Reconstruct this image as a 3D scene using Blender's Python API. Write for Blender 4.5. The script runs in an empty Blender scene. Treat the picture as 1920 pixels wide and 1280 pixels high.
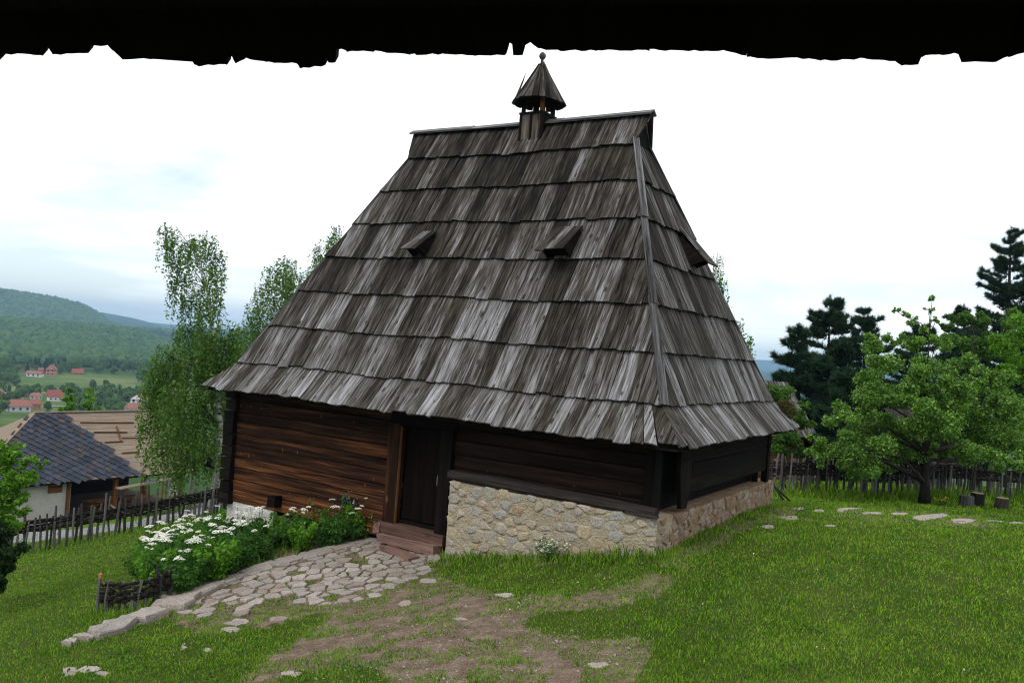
import bpy, math, random
import numpy as np
from mathutils import Vector, Matrix
rng = np.random.default_rng(7); random.seed(7)
S = bpy.context.scene
COL = S.collection
# ------------------------------------------------------------------ camera
CAM_H, FPX, PITCH, ROLL = 3.369, 1590.0, 0.0062, 0.0741
def _axes():
    cp, sp = math.cos(PITCH), math.sin(PITCH)
    fw = np.array([0, cp, sp]); up0 = np.array([0, -sp, cp]); r0 = np.array([1., 0, 0])
    c, s = math.cos(ROLL), math.sin(ROLL)
    return c*r0+s*up0, -s*r0+c*up0, fw
CR, CU, CF = _axes(); CC = np.array([0, 0, CAM_H])
cam = bpy.data.cameras.new('camera'); camo = bpy.data.objects.new('camera', cam); COL.objects.link(camo)
cam.sensor_width = 36; cam.lens = FPX/1920*36; cam.clip_start = 0.05; cam.clip_end = 40000
camo.matrix_world = Matrix(((CR[0], CU[0], -CF[0], 0), (CR[1], CU[1], -CF[1], 0), (CR[2], CU[2], -CF[2], CAM_H), (0, 0, 0, 1)))
S.camera = camo
# ------------------------------------------------------------------ world, sun, exposure
SUN_EL, SUN_AZ = math.radians(52), math.radians(215)      # azimuth clockwise from +Y: behind the camera, to the left
W = bpy.data.worlds.new('World'); S.world = W; W.use_nodes = True
S.view_settings.view_transform = 'Standard'; S.view_settings.look = 'None'
S.view_settings.exposure = 0.40; S.view_settings.gamma = 1.0; S.view_settings.use_curve_mapping = False
S.render.engine = 'CYCLES'; S.cycles.use_denoising = True; S.cycles.denoiser = 'OPENIMAGEDENOISE'; S.cycles.denoising_input_passes = 'RGB_ALBEDO_NORMAL'; S.cycles.denoising_prefilter = 'ACCURATE'; S.cycles.filter_width = 1.15; S.cycles.use_adaptive_sampling = False; S.cycles.sample_clamp_indirect = 0.8; S.cycles.blur_glossy = 1.0
S.cycles.max_bounces = 6; S.cycles.diffuse_bounces = 3; S.cycles.transparent_max_bounces = 8
S.cycles.volume_bounces = 0; S.cycles.caustics_reflective = False; S.cycles.caustics_refractive = False

class NT:
    def __init__(self, nt): self.nt = nt; self.L = nt.links
    def n(self, t, _p=None, **ins):
        nd = self.nt.nodes.new(t)
        for k, v in (_p or {}).items(): setattr(nd, k, v)
        for k, v in ins.items():
            s = nd.inputs[int(k[1:])] if k[0] == 'i' and k[1:].isdigit() else nd.inputs[k.replace('_', ' ')]
            if isinstance(v, bpy.types.NodeSocket): self.L.new(v, s)
            else: s.default_value = v
        return nd
    def math(self, op, a, b=0.0, c=None, clamp=False):
        d = dict(i0=a, i1=b)
        if c is not None: d['i2'] = c
        return self.n('ShaderNodeMath', dict(operation=op, use_clamp=clamp), **d).outputs[0]
    def vmath(self, op, a, b=(0, 0, 0)):
        return self.n('ShaderNodeVectorMath', dict(operation=op), i0=a, i1=b).outputs[0]
    def noise(self, vec, scale, detail=3, rough=.55, dist=0.0):
        return self.n('ShaderNodeTexNoise', None, Vector=vec, Scale=scale, Detail=detail, Roughness=rough, Distortion=dist).outputs[0]
    def ramp(self, fac, stops, interp='LINEAR'):
        r = self.n('ShaderNodeValToRGB', None, Fac=fac); e = r.color_ramp.elements; r.color_ramp.interpolation = interp
        while len(e) < len(stops): e.new(0.5)
        for el, (p, c) in zip(e, stops): el.position = p; el.color = tuple(c)+(1,) if len(c) == 3 else c
        return r.outputs[0]
    def mix(self, fac, a, b, mode='MIX'):
        m = self.n('ShaderNodeMix', dict(data_type='RGBA', blend_type=mode))
        for s, v in ((m.inputs[0], fac), (m.inputs[6], a), (m.inputs[7], b)):
            if isinstance(v, bpy.types.NodeSocket): self.L.new(v, s)
            else: s.default_value = (tuple(v)+(1,) if isinstance(v, tuple) and len(v) == 3 else v)
        return m.outputs[2]
    def rng(self, v, a, b, c, d):
        return self.n('ShaderNodeMapRange', None, i0=v, i1=a, i2=b, i3=c, i4=d).outputs[0]

wt = NT(W.node_tree); W.node_tree.nodes.clear()
sky = wt.n('ShaderNodeTexSky', dict(sky_type='NISHITA', sun_disc=False, sun_elevation=SUN_EL, sun_rotation=SUN_AZ, altitude=900, air_density=1.0, dust_density=1.5))
tc = wt.n('ShaderNodeTexCoord').outputs['Generated']
sx = wt.n('ShaderNodeSeparateXYZ', None, Vector=tc)
zz = wt.math('ADD', wt.math('MAXIMUM', sx.outputs[2], 0.0), 0.11)
cv = wt.n('ShaderNodeCombineXYZ', None, X=wt.math('DIVIDE', sx.outputs[0], zz), Y=wt.math('DIVIDE', sx.outputs[1], zz), Z=3.1).outputs[0]
cn = wt.noise(cv, 0.55, 6, .55, .3)
cover = wt.math('ADD', cn, wt.rng(sx.outputs[2], 0.0, 0.45, 0.0, 0.30))
mask = wt.rng(cover, 0.43, 0.60, 0.30, 1.0)
col = wt.mix(mask, wt.vmath('MULTIPLY', sky.outputs[0], (1.7, 1.7, 1.7)), (11.6, 11.9, 12.4))
bg = wt.n('ShaderNodeBackground', None, Color=col, Strength=0.085)
wo = wt.n('ShaderNodeOutputWorld'); wt.L.new(bg.outputs[0], wo.inputs[0])
sun = bpy.data.lights.new('sun', 'SUN'); sun.energy = 1.1; sun.angle = math.radians(18); sun.color = (1, .95, .88)
suno = bpy.data.objects.new('sun', sun); COL.objects.link(suno)
sd = Vector((math.sin(SUN_AZ)*math.cos(SUN_EL), math.cos(SUN_AZ)*math.cos(SUN_EL), math.sin(SUN_EL)))
suno.rotation_euler = sd.to_track_quat('Z', 'Y').to_euler()

# ------------------------------------------------------------------ helpers
def ray(px, py): return CR*(px-960)/FPX-CU*(py-640)/FPX+CF
def at_y(px, py, Y): d = ray(px, py); return CC+d*(Y/d[1])
def at_z(px, py, z): d = ray(px, py); return CC+d*((z-CAM_H)/d[2])
def project(P):
    Q = np.atleast_2d(P)-CC; d = Q@CF; d = np.where(d > .05, d, .05)
    return 960+FPX*(Q@CR)/d, 640-FPX*(Q@CU)/d
def horizon(px): return 640+FPX*math.tan(PITCH)+(px-960)*math.tan(ROLL)
def tag(o, label=None, cat=None, group=None, kind=None):
    for k, v in (('label', label), ('category', cat), ('group', group), ('kind', kind)):
        if v: o[k] = v
    return o
def empty(name, loc=(0, 0, 0), rz=0.0, parent=None):
    o = bpy.data.objects.new(name, None); COL.objects.link(o); o.location = loc; o.rotation_euler = (0, 0, rz)
    o.empty_display_size = .2
    if parent: o.parent = parent
    return o
def link(name, me, m=None, parent=None):
    if m and not me.materials: me.materials.append(m)
    o = bpy.data.objects.new(name, me); COL.objects.link(o)
    if parent: o.parent = parent
    return o
def fast(name, V, F, m, parent=None, smooth=False, off=None):
    V = np.asarray(V, np.float32)
    if off is not None: V = V-np.asarray(off, np.float32)
    F = np.asarray(F, np.int32); k = F.shape[1]
    me = bpy.data.meshes.new(name); me.vertices.add(len(V)); me.vertices.foreach_set('co', V.ravel())
    me.loops.add(F.size); me.loops.foreach_set('vertex_index', F.ravel())
    me.polygons.add(len(F)); me.polygons.foreach_set('loop_start', np.arange(0, F.size, k, dtype=np.int32))
    me.polygons.foreach_set('loop_total', np.full(len(F), k, np.int32))
    if smooth: me.polygons.foreach_set('use_smooth', np.ones(len(F), bool))
    me.update(calc_edges=True); me.validate()
    return link(name, me, m, parent)
class MB:
    """collects faces with a grain-aligned UV; build() makes ONE mesh object"""
    def __init__(s): s.v = []; s.f = []; s.uv = []
    def face(s, idx, uvs): s.f.append(list(idx)); s.uv.append(list(uvs))
    def prism(s, top, bot, uv):                       # two matching rings + uv per ring vertex
        n = len(top); b = len(s.v); s.v += [tuple(p) for p in top]+[tuple(p) for p in bot]
        s.face(range(b, b+n), uv); s.face(range(b+2*n-1, b+n-1, -1), uv[::-1])
        for i in range(n):
            j = (i+1) % n
            s.face((b+i, b+n+i, b+n+j, b+j), (uv[i], (uv[i][0]+.03, uv[i][1]), (uv[j][0]+.03, uv[j][1]), uv[j]))
    def box(s, c, size, M=None, grain=0, jit=0.0):    # grain = index of the long axis
        hx = [d/2 for d in size]; b = len(s.v); o1, o2 = random.uniform(0, 50), random.uniform(0, 50)
        cs = []
        for sx_ in (-1, 1):
            for sy_ in (-1, 1):
                for sz_ in (-1, 1):
                    p = Vector((sx_*hx[0], sy_*hx[1], sz_*hx[2]))
                    if jit: p += Vector([random.uniform(-jit, jit) for _ in range(3)])
                    cs.append(p)
                    q = (M @ p) if M is not None else p
                    s.v.append(tuple(Vector(c)+q))
        g = grain; a1, a2 = [i for i in range(3) if i != g]
        for f in ((0, 1, 3, 2), (4, 6, 7, 5), (0, 4, 5, 1), (2, 3, 7, 6), (0, 2, 6, 4), (1, 5, 7, 3)):
            s.face([b+i for i in f], [(cs[i][a1]+cs[i][a2]*1.3+o1, cs[i][g]+o2) for i in f])
        return s
    def bar(s, p, q, w, h, up=(0, 0, 1), jit=0.0):
        p, q = Vector(p), Vector(q); d = q-p; x = d.normalized(); z = Vector(up); y = z.cross(x)
        if y.length < 1e-4: y = Vector((0, 1, 0)).cross(x)
        y.normalize(); z = x.cross(y); M = Matrix((x, y, z)).transposed()
        return s.box((p+q)/2, (d.length, w, h), M, 0, jit)
    def tube(s, pts, radii, n=6, cap=True):
        pts = [Vector(p) for p in pts]; b = len(s.v); o = random.uniform(0, 50); ln = 0; uvv = []
        ref = Vector((0.13, 0.31, 0.94)) if abs((pts[-1]-pts[0]).normalized().z) < .8 else Vector((1, .1, .05))
        for i, p in enumerate(pts):
            t = (pts[min(i+1, len(pts)-1)]-pts[max(i-1, 0)]).normalized(); a = t.cross(ref).normalized(); c = t.cross(a)
            r = radii[i] if hasattr(radii, '__len__') else radii
            if i: ln += (p-pts[i-1]).length
            for k in range(n):
                an = 2*math.pi*k/n; s.v.append(tuple(p+a*math.cos(an)*r+c*math.sin(an)*r)); uvv.append((k/n*2*math.pi*.1+o, ln+o))
        for i in range(len(pts)-1):
            for k in range(n):
                k2 = (k+1) % n; q = (b+i*n+k, b+i*n+k2, b+(i+1)*n+k2, b+(i+1)*n+k)
                s.face(q, [uvv[x-b] for x in q])
        if cap:
            s.face([b+k for k in range(n)][::-1], [(math.cos(k)*.1, o) for k in range(n)])
            e = b+(len(pts)-1)*n; s.face([e+k for k in range(n)], [(math.cos(k)*.1, o) for k in range(n)])
        return s
    def build(s, name, m, parent=None, off=None, smooth=False):
        me = bpy.data.meshes.new(name)
        vs = s.v if off is None else [(a[0]-off[0], a[1]-off[1], a[2]-off[2]) for a in s.v]
        me.from_pydata(vs, [], s.f); l = me.uv_layers.new(name='UVMap')
        l.data.foreach_set('uv', np.array([c for u in s.uv for c in u], np.float32).ravel())
        if smooth: me.polygons.foreach_set('use_smooth', np.ones(len(me.polygons), bool))
        me.update(); return link(name, me, m, parent)
def clip(poly, a, b, c):                             # keep a*x+b*y<=c ; poly = list of 2-tuples
    out = []
    for i in range(len(poly)):
        p, q = poly[i], poly[(i+1) % len(poly)]; fp, fq = a*p[0]+b*p[1]-c, a*q[0]+b*q[1]-c
        if fp <= 0: out.append(p)
        if fp*fq < 0: t = fp/(fp-fq); out.append((p[0]+(q[0]-p[0])*t, p[1]+(q[1]-p[1])*t))
    return out
def voronoi(seeds, box):
    x0, y0, x1, y1 = box; P = np.array(seeds); res = []
    for i, p in enumerate(P):
        d = ((P-p)**2).sum(1); nb = np.argsort(d)[1:22]; poly = [(x0, y0), (x1, y0), (x1, y1), (x0, y1)]
        for j in nb:
            q = P[j]; a, b = q-p; m = (p+q)/2; poly = clip(poly, a, b, a*m[0]+b*m[1])
            if len(poly) < 3: break
        res.append(poly)
    return res
def pois(x0, y0, x1, y1, r, tries=4000, ok=None):
    pts = []
    for _ in range(tries):
        x, y = random.uniform(x0, x1), random.uniform(y0, y1); rr = r*random.uniform(.75, 1.3)
        if ok and not ok(x, y): continue
        if all((x-a)**2+(y-b)**2 > rr*rr for a, b in pts): pts.append((x, y))
    return pts
def area2(p): return .5*sum(p[i][0]*p[(i+1) % len(p)][1]-p[(i+1) % len(p)][0]*p[i][1] for i in range(len(p)))
def chaikin(p, k=.22):
    o = []
    for i in range(len(p)):
        a, b = p[i], p[(i+1) % len(p)]
        o += [(a[0]+(b[0]-a[0])*k, a[1]+(b[1]-a[1])*k), (a[0]+(b[0]-a[0])*(1-k), a[1]+(b[1]-a[1])*(1-k))]
    return o
def stone_mesh(name, poly, gap, h, place, dome=.75, sink=.06, rough=.012, ck=.22, edge=.6):
    """one stone from a 2-D outline; place(u,v,h)->3-D"""
    if len(poly) < 3: return None
    A = abs(area2(poly))
    if A < .004: return None
    if area2(poly) < 0: poly = poly[::-1]
    cx = sum(p[0] for p in poly)/len(poly); cy = sum(p[1] for p in poly)/len(poly); R = math.sqrt(A/math.pi)
    k = max(.35, 1-gap/R); poly = chaikin([(cx+(x-cx)*k, cy+(y-cy)*k) for x, y in poly], ck)
    if len(poly) > 14: poly = poly[::2] if len(poly) > 20 else poly
    n = len(poly); v = []; f = []; j = lambda s: random.uniform(-s, s)
    poly = [(x+j(rough), y+j(rough)) for x, y in poly]
    for x, y in poly: v.append(place(x, y, -sink))
    for x, y in poly: v.append(place(cx+(x-cx)*.99, cy+(y-cy)*.99, h*edge+j(h*.15)))
    for x, y in poly: v.append(place(cx+(x-cx)*dome, cy+(y-cy)*dome, h+j(h*.22)))
    v.append(place(cx, cy, h*1.05+j(h*.2)))
    for r in (0, 1):
        for i in range(n): i2 = (i+1) % n; f.append((r*n+i, r*n+i2, (r+1)*n+i2, (r+1)*n+i))
    for i in range(n): f.append((2*n+i, 2*n+(i+1) % n, 3*n))
    me = bpy.data.meshes.new(name); me.from_pydata([tuple(p) for p in v], [], f)
    return me
def vnoise(x, y, seed=0):
    xi, yi = np.floor(x), np.floor(y); fx, fy = x-xi, y-yi; fx = fx*fx*(3-2*fx); fy = fy*fy*(3-2*fy)
    h = lambda a, b: np.modf(np.abs(np.sin(a*127.1+b*311.7+seed*74.7)*43758.5453))[0]
    return (h(xi, yi)*(1-fx)+h(xi+1, yi)*fx)*(1-fy)+(h(xi, yi+1)*(1-fx)+h(xi+1, yi+1)*fx)*fy
def fbm(x, y, seed=0, o=3):
    s = 0; a = .5; t = 0
    for i in range(o): s = s+a*vnoise(x*2**i, y*2**i, seed+i*13); t += a; a *= .5
    return s/t
def in_poly(px, py, poly):
    px, py = np.asarray(px, float), np.asarray(py, float); r = np.zeros(px.shape, bool); n = len(poly)
    for i in range(n):
        x1, y1 = poly[i]; x2, y2 = poly[(i+1) % n]
        c = ((y1 > py) != (y2 > py)); r ^= c & (px < (x2-x1)*(py-y1)/((y2-y1) if y2 != y1 else 1e-9)+x1)
    return r
def sstep(a, b, x): t = np.clip((x-a)/(b-a), 0, 1); return t*t*(3-2*t)

# ------------------------------------------------------------------ materials
def material(name):
    m = bpy.data.materials.new(name); m.use_nodes = True; m.node_tree.nodes.clear(); t = NT(m.node_tree)
    out = t.n('ShaderNodeOutputMaterial'); return m, t, out
def finish(t, out, color, rough=.85, bump=None, bs=.3, bd=.02, spec=.3):
    p = t.n('ShaderNodeBsdfPrincipled', None, Roughness=rough); p.inputs['Specular IOR Level'].default_value = spec
    if isinstance(color, bpy.types.NodeSocket): t.L.new(color, p.inputs['Base Color'])
    else: p.inputs['Base Color'].default_value = tuple(color)+(1,)
    if bump is not None:
        b = t.n('ShaderNodeBump', None, Strength=bs, Distance=bd, Height=bump); t.L.new(b.outputs[0], p.inputs['Normal'])
    t.L.new(p.outputs[0], out.inputs[0]); return p
def rand(t):
    a = t.n('ShaderNodeObjectInfo').outputs['Random']; b = t.n('ShaderNodeNewGeometry').outputs['Random Per Island']
    return t.math('FRACT', t.math('ADD', t.math('MULTIPLY', a, 7.31), b))
def wood(name, stops, sx=(12, .8), fx=(70, 2.0), rv=.35, knots=.5, bump=.5, rough=.85, zfade=None, knotcol=(.02, .015, .012), moss=0, con=1.0, spec=.07, ks=(5.0, 2.2), kp=.62):
    m, t, out = material(name); r = rand(t)
    uv = t.n('ShaderNodeUVMap').outputs[0]
    off = t.n('ShaderNodeCombineXYZ', None, X=t.math('MULTIPLY', r, 91.7), Y=t.math('MULTIPLY', r, 37.3), Z=r).outputs[0]
    c = t.vmath('ADD', uv, off)
    wv = t.noise(t.vmath('MULTIPLY', c, (3, 1.2, 1)), 1.0, 2)
    c2 = t.vmath('ADD', c, t.n('ShaderNodeCombineXYZ', None, X=t.math('MULTIPLY', t.math('SUBTRACT', wv, .5), .06)).outputs[0])
    n1 = t.noise(t.vmath('MULTIPLY', c2, (sx[0], sx[1], 1)), 1.0, 3, .6)
    n2 = t.noise(t.vmath('MULTIPLY', c2, (fx[0], fx[1], 1)), 1.0, 4, .65)
    v = t.math('ADD', t.math('MULTIPLY', n1, .58), t.math('MULTIPLY', n2, .42))
    v = t.math('ADD', t.math('MULTIPLY', t.math('SUBTRACT', v, .5), con), .5)
    cr = t.rng(t.noise(t.vmath('MULTIPLY', c2, (sx[0]*2.6, sx[1]*1.1, 1)), 1.0, 3, .6), .33, .42, -.22, 0)
    v = t.math('ADD', t.math('ADD', v, cr), t.math('MULTIPLY', t.math('SUBTRACT', r, .5), rv))
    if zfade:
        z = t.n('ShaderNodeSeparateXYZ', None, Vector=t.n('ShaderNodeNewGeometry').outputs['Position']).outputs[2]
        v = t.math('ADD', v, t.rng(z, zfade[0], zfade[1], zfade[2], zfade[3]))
    col = t.ramp(v, stops)
    if moss:
        pos = t.n('ShaderNodeNewGeometry').outputs['Position']
        mm = t.rng(t.noise(pos, 1.1, 4), .5, .75, 0, moss); col = t.mix(mm, col, (.045, .048, .016))
    if knots:
        vo = t.n('ShaderNodeTexVoronoi', dict(voronoi_dimensions='2D'), Vector=t.vmath('MULTIPLY', c, (ks[0], ks[1], 1)), Scale=1.0)
        pick = t.math('GREATER_THAN', t.n('ShaderNodeSeparateColor', None, i0=vo.outputs['Color']).outputs[0], kp); sz = t.math('MULTIPLY', t.n('ShaderNodeSeparateColor', None, i0=vo.outputs['Color']).outputs[1], .10)
        kn = t.math('MULTIPLY', t.math('MULTIPLY', t.rng(t.math('SUBTRACT', vo.outputs['Distance'], sz), .02, .09, 1, 0), pick), knots); col = t.mix(kn, col, knotcol)
    finish(t, out, col, rough, n2, bump, .012, spec); return m
M = {}
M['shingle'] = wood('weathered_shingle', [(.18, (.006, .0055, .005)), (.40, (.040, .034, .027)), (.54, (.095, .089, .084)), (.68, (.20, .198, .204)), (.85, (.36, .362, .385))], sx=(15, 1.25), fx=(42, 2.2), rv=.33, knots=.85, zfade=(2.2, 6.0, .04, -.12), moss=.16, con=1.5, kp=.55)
M['shingle_edge'] = wood('pale_weathered_board', [(.2, (.012, .012, .012)), (.5, (.095, .093, .094)), (.85, (.30, .30, .31))], rv=.2, con=1.9, sx=(15, .55), fx=(42, 1.3))
M['log'] = wood('stained_log', [(.22, (.008, .004, .003)), (.42, (.035, .015, .008)), (.60, (.115, .044, .017)), (.85, (.36, .15, .05))], sx=(9, .45), fx=(45, 1.0), rv=.12, knots=.42, knotcol=(.34, .13, .035), bump=.6, con=1.6, zfade=(-.4, 2.0, .06, -.17), rough=.75, ks=(4.0, 9.0), kp=.90)  # lower logs rain-bleached; toward the eaves shade is painted into the stain
M['dark_log'] = wood('shaded_log', [(.30, (.007, .0045, .0035)), (.60, (.024, .013, .009)), (.90, (.085, .037, .017))], sx=(9, .45), fx=(45, 1.0), rv=.12, knots=.5, knotcol=(.12, .045, .015), bump=.6, con=1.6, rough=.75, ks=(4.0, 9.0), kp=.92)  # right wall logs: darker copy of log, eave shade put into the colour
M['dark_wood'] = wood('dark_wood', [(.3, (.003, .0025, .0022)), (.55, (.009, .007, .0058)), (.8, (.03, .021, .016))], rv=.2, knots=0)  # colour lowered to carry the shade under the eaves
M['old_beam'] = wood('old_beam', [(.3, (.012, .010, .009)), (.55, (.035, .029, .026)), (.8, (.10, .085, .075))], rv=.2, knots=0, con=1.5)
M['black_wood'] = wood('shade_black_wood', [(.3, (.004, .004, .004)), (.7, (.012, .011, .011))], rv=.2, knots=0)  # near-black colour carries the shade of the backlit porch eave and dark openings
M['warm_wood'] = wood('warm_board', [(.3, (.05, .022, .010)), (.55, (.17, .075, .03)), (.8, (.34, .17, .07))], rv=.25)
M['pink_wood'] = wood('worn_sill', [(.3, (.06, .035, .028)), (.55, (.17, .10, .08)), (.8, (.32, .21, .17))], rv=.25)
M['panel'] = wood('weathered_panel', [(.25, (.02, .015, .012)), (.5, (.085, .068, .055)), (.8, (.20, .17, .145))], rv=.2, con=1.6)
M['jamb'] = wood('door_jamb', [(.25, (.005, .003, .002)), (.5, (.016, .008, .005)), (.8, (.065, .029, .012))], rv=.1, knots=.5, con=1.6, knotcol=(.22, .09, .03), kp=.8)
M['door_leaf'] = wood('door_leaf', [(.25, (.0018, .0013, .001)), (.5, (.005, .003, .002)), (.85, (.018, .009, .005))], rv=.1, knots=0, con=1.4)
M['new_wood'] = wood('new_board', [(.25, (.17, .13, .095)), (.55, (.245, .195, .148)), (.8, (.31, .26, .205))], rv=.10, knots=.2)
M['stake'] = wood('fence_stake', [(.25, (.018, .017, .016)), (.5, (.075, .072, .070)), (.8, (.24, .235, .23))], rv=.35, knots=0)
M['wattle'] = wood('wattle_rod', [(.25, (.008, .007, .006)), (.55, (.026, .022, .019)), (.85, (.10, .09, .085))], rv=.3, knots=0)
M['bark'] = wood('bark', [(.3, (.010, .009, .008)), (.6, (.04, .034, .028)), (.85, (.10, .09, .08))], sx=(20, 5), fx=(50, 14), knots=0, bump=.8)
def plain(name, stops, scale=3.0, rough=.9, bump=.3, rv=.0, detail=5, bd=.02, coord='pos'):
    m, t, out = material(name); pos = t.n('ShaderNodeNewGeometry').outputs['Position']; r = rand(t)
    n = t.noise(pos, scale, detail, .6); n2 = t.noise(pos, scale*7, 4, .6)
    v = t.math('ADD', t.math('MULTIPLY', n, .65), t.math('MULTIPLY', n2, .35))
    if rv: v = t.math('ADD', v, t.math('MULTIPLY', t.math('SUBTRACT', r, .5), rv))
    finish(t, out, t.ramp(v, stops), rough, n2, bump, bd); return m
def stone_mat(name, palette, rv=.9, scale=9):
    m, t, out = material(name); r = rand(t); pos = t.n('ShaderNodeNewGeometry').outputs['Position']
    n = t.noise(pos, scale, 5, .65); n2 = t.noise(pos, 45, 4, .6); n3 = t.noise(pos, 2.2, 3)
    v = t.math('ADD', t.math('MULTIPLY', t.math('SUBTRACT', n, .5), .7), t.math('MULTIPLY', r, rv)); v = t.math('ADD', v, (1-rv)/2)
    col = t.ramp(v, [(i/(len(palette)-1), c) for i, c in enumerate(palette)])
    col = t.mix(1.0, col, t.ramp(n2, [(.3, (.5, .5, .5)), (.6, (1, 1, 1))]), 'MULTIPLY')
    col = t.mix(t.rng(n3, .55, .75, 0, .45), col, (.22, .11, .045))
    finish(t, out, col, .9, t.math('ADD', n, t.math('MULTIPLY', n2, .5)), .8, .03); return m
M['rubble'] = stone_mat('rubble_stone', [(.30, .30, .31), (.44, .40, .34), (.46, .39, .28), (.37, .35, .32), (.49, .40, .25), (.47, .43, .37), (.38, .25, .15)])
M['mortar'] = plain('lime_mortar', [(.3, (.28, .215, .14)), (.5, (.41, .345, .24)), (.7, (.51, .455, .35))], 4, .95, 1.0, bd=.06)
M['rubble_ochre'] = stone_mat('ochre_stone', [(.20, .13, .07), (.28, .23, .18), (.30, .19, .10), (.34, .30, .25), (.27, .16, .085)])
M['mortar_ochre'] = plain('ochre_earth', [(.3, (.14, .08, .04)), (.55, (.27, .18, .105)), (.75, (.36, .29, .21))], 4, .95, .9, bd=.04)
M['paving'] = stone_mat('paving_stone', [(.24, .20, .17), (.33, .285, .245), (.30, .27, .25), (.42, .375, .33), (.27, .22, .185)], scale=5)
M['pale_slab'] = stone_mat('pale_slab', [(.28, .235, .20), (.40, .355, .315), (.34, .30, .27)], scale=5)
M['whitewash'] = plain('whitewash', [(.3, (.42, .40, .37)), (.6, (.62, .61, .58))], 4, .9, .9, bd=.04)
M['slate'] = stone_mat('slate_tile', [(.022, .029, .044), (.037, .047, .068), (.06, .071, .096), (.034, .043, .062), (.075, .068, .064)], scale=14)
M['plaster'] = plain('old_plaster', [(.3, (.36, .34, .31)), (.6, (.52, .50, .46)), (.75, (.58, .57, .54))], 1.2, .9, .3)
M['gravel'] = plain('gravel', [(.35, (.10, .10, .10)), (.6, (.24, .24, .24)), (.75, (.36, .36, .36))], 9, .95, .6)
M['metal'] = plain('dull_iron', [(.3, (.10, .10, .10)), (.7, (.25, .25, .25))], 20, .5, .1)
M['moss'] = plain('moss', [(.3, (.03, .03, .006)), (.6, (.09, .075, .015)), (.75, (.15, .11, .03))], 20, .95, 1.0)
M['tarp'] = plain('dark_tarp', [(.3, (.03, .035, .04)), (.7, (.10, .11, .13))], 6, .6, .3)
M['soil'] = plain('soil', [(.3, (.03, .02, .014)), (.7, (.10, .07, .05))], 6, .95, .6)
M['stump'] = M['stake']
def leafmat(name, c1, c2, c3, trans=.35, big=.5, spec=.12, straw=None, wr=.6, rough=.55):
    m, t, out = material(name); r = t.n('ShaderNodeNewGeometry').outputs['Random Per Island']
    pos = t.n('ShaderNodeNewGeometry').outputs['Position']; n = t.noise(pos, big, 3)
    v = t.math('ADD', t.math('MULTIPLY', r, wr), t.math('MULTIPLY', n, 1-wr))
    col = t.ramp(v, [(.15, c1), (.5, c2), (.85, c3)])
    if straw:
        n5 = t.noise(pos, 1.7, 4, .6); col = t.mix(t.rng(n5, .48, .70, 0, .55), col, c3); px_ = t.n('ShaderNodeSeparateXYZ', None, Vector=pos).outputs[0]; col = t.mix(t.rng(px_, -9.0, -3.0, .42, 0), col, (.17, .29, .05)); col = t.mix(t.math('GREATER_THAN', t.math('FRACT', t.math('MULTIPLY', r, 17.3)), .955), col, straw)  # the x mix paints the left slope's stronger sky light into the blades
    d = t.n('ShaderNodeBsdfPrincipled', None, Roughness=rough); d.inputs['Specular IOR Level'].default_value = spec; t.L.new(col, d.inputs['Base Color'])
    tr = t.n('ShaderNodeBsdfTranslucent'); t.L.new(t.mix(1.0, col, (1.25, 1.3, .6), 'MULTIPLY'), tr.inputs[0])
    mx = t.n('ShaderNodeMixShader', None, Fac=trans); t.L.new(d.outputs[0], mx.inputs[1]); t.L.new(tr.outputs[0], mx.inputs[2])
    t.L.new(mx.outputs[0], out.inputs[0]); return m
M['grass'] = leafmat('grass_blade', (.030, .092, .004), (.090, .220, .011), (.26, .42, .045), .3, .35, .03, (.24, .24, .08), .75)
M['leaf_birch'] = leafmat('birch_leaf', (.042, .100, .015), (.082, .175, .028), (.15, .26, .055))
M['leaf_fruit'] = leafmat('fruit_tree_leaf', (.030, .085, .009), (.088, .215, .022), (.26, .45, .085), .4, 1.2, .35, None, .8, .42)
M['leaf_bright'] = leafmat('bright_leaf', (.05, .15, .010), (.095, .24, .018), (.18, .35, .04))
M['leaf_bush'] = leafmat('bush_leaf', (.034, .090, .014), (.066, .16, .025), (.125, .245, .048))
M['leaf_dark'] = leafmat('dark_bush_leaf', (.008, .022, .006), (.016, .04, .010), (.03, .07, .016))
M['needle'] = leafmat('pine_needle', (.008, .024, .011), (.016, .044, .020), (.034, .078, .034), .15)
M['leaf_bed'] = leafmat('bed_leaf', (.026, .08, .014), (.05, .14, .024), (.095, .21, .038))
M['leaf_far'] = leafmat('valley_leaf', (.040, .085, .016), (.075, .145, .028), (.13, .21, .045), .25, .02)
M['leaf_far2'] = leafmat('hill_forest_leaf', (.016, .050, .012), (.032, .085, .020), (.065, .135, .034), .1, .006)
def flat(name, c, rough=.7):
    m, t, out = material(name); finish(t, out, c, rough); return m
M['petal'] = flat('white_petal', (.72, .72, .62)); M['petal_blue'] = flat('blue_petal', (.25, .25, .48)); M['petal_yellow'] = flat('yellow_petal', (.7, .55, .04))
M['redcap'] = flat('red_paint', (.42, .13, .10)); M['dark_glass'] = flat('dark_window', (.02, .022, .025), .2)
M['birch_bark'] = None
def birchbark():
    m, t, out = material('birch_bark'); pos = t.n('ShaderNodeNewGeometry').outputs['Position']
    n = t.noise(t.vmath('MULTIPLY', pos, (3, 3, 14)), 1.0, 4, .6); n2 = t.noise(pos, 1.2, 3)
    col = t.ramp(n, [(.36, (.03, .028, .025)), (.46, (.40, .39, .36)), (.7, (.58, .57, .54))])
    finish(t, out, col, .8, n, .3); return m
M['birch_bark'] = birchbark()

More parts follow.
